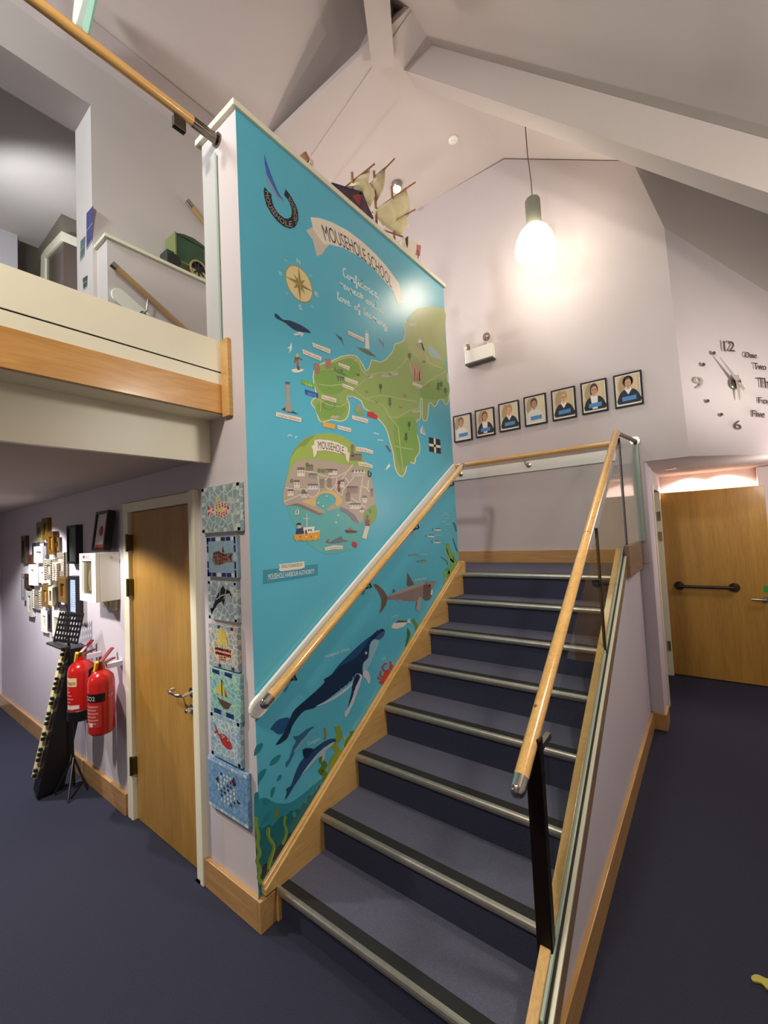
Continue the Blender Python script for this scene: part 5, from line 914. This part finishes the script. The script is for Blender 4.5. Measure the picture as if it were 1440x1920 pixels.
A.ell(.52, .5, .2, .15, '8e2c30', 3); A.ell(.52, .45, .14, .12, '7a2428', 4); A.poly([(.08, .0), (.92, .0), (.92, .09), (.08, .09)], 'a83c40', 3); A.line([(.2, .9), (.3, .9)], .03, 'a88', 3) if False else None; A.build('poppy_print', None, t)

# extinguishers
RED = mat('extinguisher_red', (190, 28, 22), .22, coat=.5); 
def ext(name, lab, px, zt, zb_, r, co2):
    y = -.115; p_ = Plane((0, y, 0), (0, -1, 0)); x = p_.pt(px, 1280).x
    t = thing(name, lab, 'fire extinguisher', (x, y, zb_), 'fire extinguishers on the left wall')
    b = MB(); b.lathe([(r*.8, zb_-zb_), (r, .015), (r, zt-zb_-.07), (r*.9, zt-zb_-.035), (r*.6, zt-zb_-.01), (r*.28, zt-zb_+.002), (r*.28, zt-zb_+.03)], (x, y, zb_), seg=32)
    b.build('cylinder', RED, t, smooth=True)
    v = MB(); v.lathe([(.018, 0), (.018, .035)], (x, y, zt+.02)).build('valve', mat('brass_valve', (150, 120, 60), .3, .9), t, smooth=True)
    MB().box(-.011, .011, -.01, .12, -.003, .006, M=Matrix.Translation((x, y, zt+.05)) @ Matrix.Rotation(math.radians(35), 4, 'Z') @ Matrix.Rotation(math.radians(28), 4, 'X')).build('lever', mat('dark_red_lever', (130, 20, 24), .3), t)
    MB().box(-.011, .011, -.01, .12, -.003, .006, M=Matrix.Translation((x, y, zt+.035)) @ Matrix.Rotation(math.radians(35), 4, 'Z') @ Matrix.Rotation(math.radians(2), 4, 'X')).build('carry_handle', mat('dark_red_lever', (130, 20, 24), .3), t)
    MB().box(-.012, .012, -.035, -.02, -.045, .03, M=Matrix.Translation((x, y, zt+.03)) @ Matrix.Rotation(math.radians(25), 4, 'Y')).build('safety_tag', mat('yellow_tag', (226, 176, 40), .4), t)
    MB().box(x-.02, x+.02, y+.03, -.001, zt+.0, zt+.03).build('wall_bracket', mat('white_bracket', (216, 206, 214), .4), t)
    # labels wrapped round the cylinder
    dirc = math.atan2(EYE.y-y, EYE.x-x)
    def wrap(a0, a1, z0, z1, m_, nm, e=.0006):
        w2 = MB(); n_ = 10; vs = []
        for k in range(n_+1):
            th = dirc+math.radians(a0+(a1-a0)*k/n_); vs += [(x+(r+e)*math.cos(th), y+(r+e)*math.sin(th), z0), (x+(r+e)*math.cos(th), y+(r+e)*math.sin(th), z1)]
        w2.add(vs, [(2*k, 2*k+2, 2*k+3, 2*k+1) for k in range(n_)]); return w2.build(nm, m_, t)
    def wtext(txt, a0, a1, z0, z1, m_, nm):
        vs, fs = glyphs(txt); MB().add([(x+(r+.0016)*math.cos(dirc+math.radians(a0+(a1-a0)*u)), y+(r+.0016)*math.sin(dirc+math.radians(a0+(a1-a0)*u)), z0+(z1-z0)*w_) for u, w_ in vs], fs).build(nm, m_, t)
    WP = mat('white_print', (226, 214, 206), .4)
    if co2:
        wrap(-95, 15, zt-.175, zt-.125, BLACK, 'contents_band'); wtext('CO2', -82, -28, zt-.165, zt-.138, WP, 'co2_lettering')
        wrap(-88, 0, zt-.325, zt-.19, mat('printed_red_panel', (186, 60, 52), .35, noise=.15, nscale=90), 'instruction_panel'); 
        for k in range(6): wrap(-80, -14-(k % 2)*10, zt-.205-k*.02, zt-.198-k*.02, mat('pale_pink_print', (216, 150, 140), .4), 'print_line', .0012)
        wrap(-60, -40, zt-.32-.0, zt-.296, WP, 'pictogram', .0012)
        wtext('CE', 30, 52, zt-.155, zt-.138, WP, 'ce_mark')
        MB().tube([(x-.02, y-.02, zt+.03), (x-.06, y-.04, zt-.0), (x-.085, y-.035, zt-.06), (x-.095, y-.02, zt-.10)], .008).lathe([(.012, 0), (.024, -.05), (.030, -.23), (.026, -.24)], (x-.10, y-.02, zt-.10), m=None).build('discharge_horn', BLACK, t, smooth=True)
    else:
        wrap(-80, -20, zt-.15, zt-.095, mat('cream_contents_panel', (226, 206, 160), .4), 'contents_panel'); wtext('Foam', -74, -26, zt-.14, zt-.11, mat('red_print', (176, 40, 36), .4), 'foam_lettering')
        for k in range(7): wrap(-80, -52+(k % 3)*8, zt-.19-k*.022, zt-.184-k*.022, mat('pale_pink_print', (216, 150, 140), .4), 'print_line')
        wrap(-75, -10, zb_+.03, zb_+.055, WP, 'maker_panel')
        MB().lathe([(r*.95, -.055), (r*1.06, -.05), (r*1.06, .012), (r*1.0, .016)], (x, y, zb_), seg=28).build('black_skirt', BLACK, t, smooth=True)
    return t
ext('fire_extinguisher', 'red foam fire extinguisher with a black base, left of the pair on the wall', 153, .925, .60, .078, False)
ext('fire_extinguisher', 'red carbon dioxide fire extinguisher with a black band, right of the pair nearest the door', 190, .915, .535, .072, True)
# upended keyboard and music stand
kb_rot = Matrix.Rotation(math.radians(-12), 3, 'X')
kb = thing('electric_keyboard', 'black electric keyboard stood on end, leaning on the wall by the extinguishers', 'keyboard', (-2.10, -.30, 0), rot=kb_rot)
M_ = ROOTM[kb.name]
b = MB(); b.prism([M_ @ Vector(p) for p in ((-.06, .0, .04), (.055, .0, .02), (.055, .15, .05), (-.06, .15, .06))], M_.to_3x3() @ Vector((0, 0, .96))); b.build('case', BLACK, kb, bevel=.006)
b = MB(); b.box(-.075, -.02, -.02, .0, .12, .98, M=M_); b.build('white_keys', mat('ivory_keys', (226, 216, 160), .35), kb)
b = MB()
for k in range(26):
    if k % 7 in (2, 6): continue
    z_ = .135+k*.033; b.prism([M_ @ Vector(p) for p in ((-.022, -.034, z_), (.0, -.034, z_), (.0, -.034, z_+.018), (-.022, -.034, z_+.018))], M_.to_3x3() @ Vector((0, .02, 0)))
b.build('black_keys', BLACKM, kb)
ms = thing('music_stand', 'black perforated music stand behind the upended keyboard', 'music stand', (-2.02, -.14, 0))
b = MB(); o_ = Vector((-2.15, -.17, 1.02)); ux = Vector((.30, .06, 0)); uz = Vector((-.03, .05, .20)); nn = ux.cross(uz).normalized()*.003
R_ = 5; C_ = 8
def q_(a_, b_): return o_+ux*a_+uz*b_
for r0 in range(R_+1): b.prism([q_(0, r0/R_*.86), q_(1, r0/R_*.86), q_(1, r0/R_*.86+.14*.62), q_(0, r0/R_*.86+.14*.62)], nn)
for c0_ in range(C_+1): b.prism([q_(c0_/C_*.94, 0), q_(c0_/C_*.94+.06, 0), q_(c0_/C_*.94+.06, 1), q_(c0_/C_*.94, 1)], nn)
b.build('desk', BLACK, ms); MB().box(-2.16, -1.84, -.21, -.16, 1.005, 1.02).build('tray', BLACK, ms, bevel=.003)
MB().tube([(-2.0, -.12, 1.06), (-2.0, -.10, .02)], .009).build('pole', BLACK, ms, smooth=True)
for dx, dy in ((.16, -.1), (.10, .06), (-.02, -.13)): MB().tube([(-2.0, -.10, .22), (-2.0+dx, -.10+dy*.8, .012)], .007).build('leg', BLACK, ms)
tag(MB().tube([(-2.12, -.03, .62), (-2.4, -.02, .56), (-2.5, -.03, .46), (-2.52, -.035, .3), (-2.5, -.04, .2), (-2.3, -.05, .17), (-2.1, -.16, .15)], .003, seg=6).build('power_cable', BLACKM, smooth=True), 'thin black cable hanging beside the upended keyboard', 'cable')
tag(MB().box(-3.0, -2.9, -.1, -.08, 0, .01).build('x', BLACKM), 'x', 'x') if False else None

# ================================================================== ON THE CAP BOARD
PS = Plane((-.15, 0, 0), (1, 0, 0)); SC = (560, 270, .2083)
def sp(p, dx=0): v = PS.pt(SC[0]+p[0]*SC[2], SC[1]+p[1]*SC[2]); return v+Vector((dx, 0, 0))
shp = thing('model_ship', 'cardboard model sailing ship with cream paper sails on the mural wall', 'model ship', (-.15, 1.35, 3.762))
DOWEL = mat('dowel_wood', (140, 92, 66), .6); SAIL = mat('cream_sail_paper', (206, 196, 156), .8, noise=.12, nscale=12); SAIL2 = mat('stained_sail_paper', (190, 176, 142), .8, noise=.3, nscale=10)
def mast(p, nm='mast', r=.009, foot=3.80):
    a_ = sp(p); MB().tube([a_, (a_.x, a_.y, foot)], r, seg=8).build(nm, DOWEL, shp, smooth=True)
mast((480, 258)); mast((678, 245)); mast((838, 385))
def yard(p, q_2): MB().tube([sp(p, -.04), sp(q_2, .03)], .006, seg=8).build('yard', DOWEL, shp, smooth=True)
yard((440, 375), (655, 200)); yard((620, 400), (835, 152)); yard((700, 590), (1022, 362)); yard((850, 692), (1022, 606)); yard((760, 740), (910, 850))
def sail(pts, m_, bulge=.03):
    P = [sp(p) for p in pts]; c = sum(P, Vector())/len(P)+Vector((bulge, 0, 0)); mb = MB(); n_ = len(P)
    mid = [(p+c)/2+Vector((bulge*.35, 0, 0)) for p in P]
    V_ = P+mid+[c]; F_ = [(i, (i+1) % n_, n_+(i+1) % n_, n_+i) for i in range(n_)]+[(n_+i, n_+(i+1) % n_, 2*n_) for i in range(n_)]
    mb.add(V_, F_); o = mb.build('sail', m_, shp, smooth=True); sd = o.modifiers.new('solid', 'SOLIDIFY'); sd.thickness = .002
sail([(435, 385), (500, 330), (560, 280), (640, 212), (605, 285), (620, 345), (680, 420), (690, 470), (640, 570), (590, 500), (565, 430), (500, 405)], SAIL)
sail([(778, 205), (775, 360), (750, 430), (700, 520), (690, 430), (660, 400), (640, 370), (690, 280)], SAIL2)
sail([(660, 600), (830, 500), (960, 392), (985, 470), (1002, 592), (860, 690), (850, 745), (760, 735)], SAIL)
sail([(850, 690), (1005, 608), (970, 665), (988, 740), (905, 830), (780, 745)], SAIL)
y0, y1 = sp((680, 680)).y, sp((960, 900)).y
MB().prism([(-.24, y0-.15, 3.80), (-.24, y0-.1, 3.764), (-.24, y1-.05, 3.764), (-.24, y1+.05, 3.84), (-.24, y1-.1, 3.815), (-.24, y0+.05, 3.83), (-.24, y0-.12, 3.88)], (.17, 0, 0)).build('hull', mat('painted_card_hull', (214, 196, 168), .7, noise=.25, nscale=16), shp)
MB().box(-.238, -.06, y1-.12, y1-.09, 3.764, 3.845).build('red_band', mat('red_card', (168, 66, 58), .7), shp)
PX = Plane((-.08, 0, 0), (1, 0, 0))
def up_(pts, x0, x1, nm, m_, par=None, z0=3.764):
    P = [PX.pt(SC[0]+p[0]*SC[2], SC[1]+p[1]*SC[2]) for p in pts]
    ys = [p.y for p in P]; P2_ = [(x0, p.y, max(p.z, z0)) for p in P]+[(x0, ys[-1], z0), (x0, ys[0], z0)]
    return MB().prism(P2_, (x1-x0, 0, 0)).build(nm, m_, par)
pb = thing('painted_card_box', 'dark blue and red patterned cardboard box left of the model ship', 'box', (-.15, .95, 3.763))
up_([(300, 345), (575, 430), (640, 590), (675, 660)], -.22, -.08, 'patterned_side', mat('blue_red_pattern', (72, 42, 62), .6, noise=.7, nscale=22), pb)
A = Art(Plane((-.0795, 0, 0), (1, 0, 0)), SC, 'paper'); A.poly([(300, 345), (575, 430), (560, 455), (340, 372)], '23264e', 1); A.poly([(480, 470), (565, 435), (548, 560)], '8a3630', 1); A.build('painted_edges', None, pb)
wb = thing('white_card_box', 'white and red cardboard box at the right of the model ship', 'box', (-.13, 1.82, 3.763))
up_([(958, 850), (985, 825), (1045, 875), (1100, 905), (1095, 1000)], -.20, -.08, 'box_body', mat('white_card', (216, 206, 190), .7, noise=.08), wb)
A = Art(Plane((-.0795, 0, 0), (1, 0, 0)), SC, 'paper'); A.poly([(958, 850), (985, 828), (985, 900), (978, 940), (965, 900)], '2c1c20', 1); A.poly([(1060, 905), (1100, 912), (1092, 1010), (1050, 1000), (1062, 950)], 'b06a60', 1); A.line([(1062, 950), (1080, 980), (1074, 1030)], 8, '6a2c30', 2); A.build('painted_details', None, wb)
pg = thing('painted_figure', 'small painted card figure, left end of the things on the mural wall', 'figure', (-.13, .58, 3.763))
P_ = [PX.pt(*p) for p in ((568, 288), (582, 303), (596, 318))]
MB().tube([(P_[0].x, P_[0].y, P_[0].z+.0), (P_[0].x, P_[0].y+.03, P_[0].z-.03)], .022, mat('brown_cork', (140, 96, 66), .8), seg=10).build('head', None, pg, smooth=True)
MB().tube([(P_[0].x, P_[0].y+.03, P_[0].z-.03), (P_[1].x, P_[1].y, P_[1].z-.02)], .026, mat('ivory_card', (206, 186, 160), .8), seg=10).build('neck', None, pg, smooth=True)
MB().prism([(-.2, P_[1].y-.03, 3.764), (-.2, P_[1].y-.02, P_[1].z), (-.2, P_[2].y, P_[2].z-.01), (-.2, P_[2].y+.05, 3.764)], (.1, 0, 0), mat('navy_card', (44, 38, 86), .7)).build('body', None, pg)
# green carriage
cg = thing('model_carriage', 'green model carriage with a spoked wheel on the gallery ledge', 'model carriage', (-1.43, .5, 3.724))
GR = mat('glossy_green_paint', (40, 74, 50), .25, noise=.3, nscale=12)
MB().box(-1.51, -1.375, .40, .68, 3.80, 4.00).build('cab', GR, cg, bevel=.006)
MB().prism([(-1.515, .395, 4.0), (-1.515, .46, 4.025), (-1.515, .54, 4.035), (-1.515, .60, 4.025), (-1.515, .685, 4.0)], (.145, 0, 0)).build('roof', GR, cg)
MB().box(-1.515, -1.37, .395, .405, 3.79, 4.01).box(-1.515, -1.37, .395, .685, 3.795, 3.805).build('trim_strip', mat('olive_edge', (120, 128, 74), .4), cg)
MB().box(-1.50, -1.39, .34, .40, 3.76, 3.86).build('footboard', mat('dark_green', (34, 48, 40), .5), cg, bevel=.004)
wx = -1.366; wy, wz, wr = .575, 3.80, .072
wh = MB().lathe([(wr, 0), (wr, .012), (wr*.82, .012), (wr*.82, 0)], (wx-.012, wy, wz), (1, 0, 0), seg=28).build('wheel', mat('gold_rim', (168, 150, 96), .4), cg)
b = MB()
for k in range(8): th = k*math.pi/4; b.box(-.002, .004, 0, wr*.85, -.005, .005, M=Matrix.Translation((wx-.004, wy, wz)) @ Matrix.Rotation(th, 4, 'X'))
b.lathe([(.014, 0), (.014, .018)], (wx-.008, wy, wz), (1, 0, 0)).build('spokes', BLACKM, wh)
MB().lathe([(wr*.82, 0), (0, .0)], (wx-.009, wy, wz), (1, 0, 0), cap=False).build('wheel_disc', mat('cream_disc', (206, 186, 130), .5), wh)
MB().lathe([(.05, 0), (.05, .012)], (-1.37, .38, 3.775), (1, 0, 0)).build('wheel', BLACKM, cg)
# notices on the gallery reveal
PR = Plane((0, -.092, 0), (0, -1, 0))
for pts, c_, lab in (([(162, 400), (175, 385), (173, 450), (162, 468)], '4a4c84', 'blue notice on the gallery wall end, right of the green one'), ([(151, 452), (160, 442), (158, 478), (150, 490)], '5c7478', 'grey-green notice on the gallery wall end, left of the blue one'), ([(155, 522), (164, 516), (163, 537), (156, 543)], '4a504e', 'small grey sign with a pale figure low on the gallery wall end')):
    A = MB().prism([PR.pt(*p) for p in pts], (0, .001, 0)); t = thing('wall_notice', lab, 'notice', tuple(PR.pt(*pts[-1])), 'notices on the gallery wall end'); A.build('sheet', mat('notice_'+c_, c_, .3, noise=.2, nscale=30), t)
    A = Art(PR); A.line([tuple(pts[3]), tuple(pts[2])], 1.2, 'b8c0cc', 3); A.line([((pts[0][0]+pts[3][0])/2, (pts[0][1]+pts[3][1])/2), ((pts[1][0]+pts[2][0])/2, (pts[1][1]+pts[2][1])/2)], .9, 'a8b0c0', 3); A.build('printed_marks', None, t)
# yellow strap at the right edge of the floor
PF = Plane((0, 0, .004), (0, 0, 1))
tag(MB().prism([PF.pt(*p) for p in crom([(1409, 1834), (1420, 1830), (1445, 1840), (1500, 1850), (1500, 1870), (1445, 1860), (1428, 1846), (1412, 1842)], True, 3)], (0, 0, .006)).build('strap', mat('yellow_olive_strap', (166, 156, 44), .45)), 'olive-yellow strap end lying on the carpet at the lower right', 'strap')
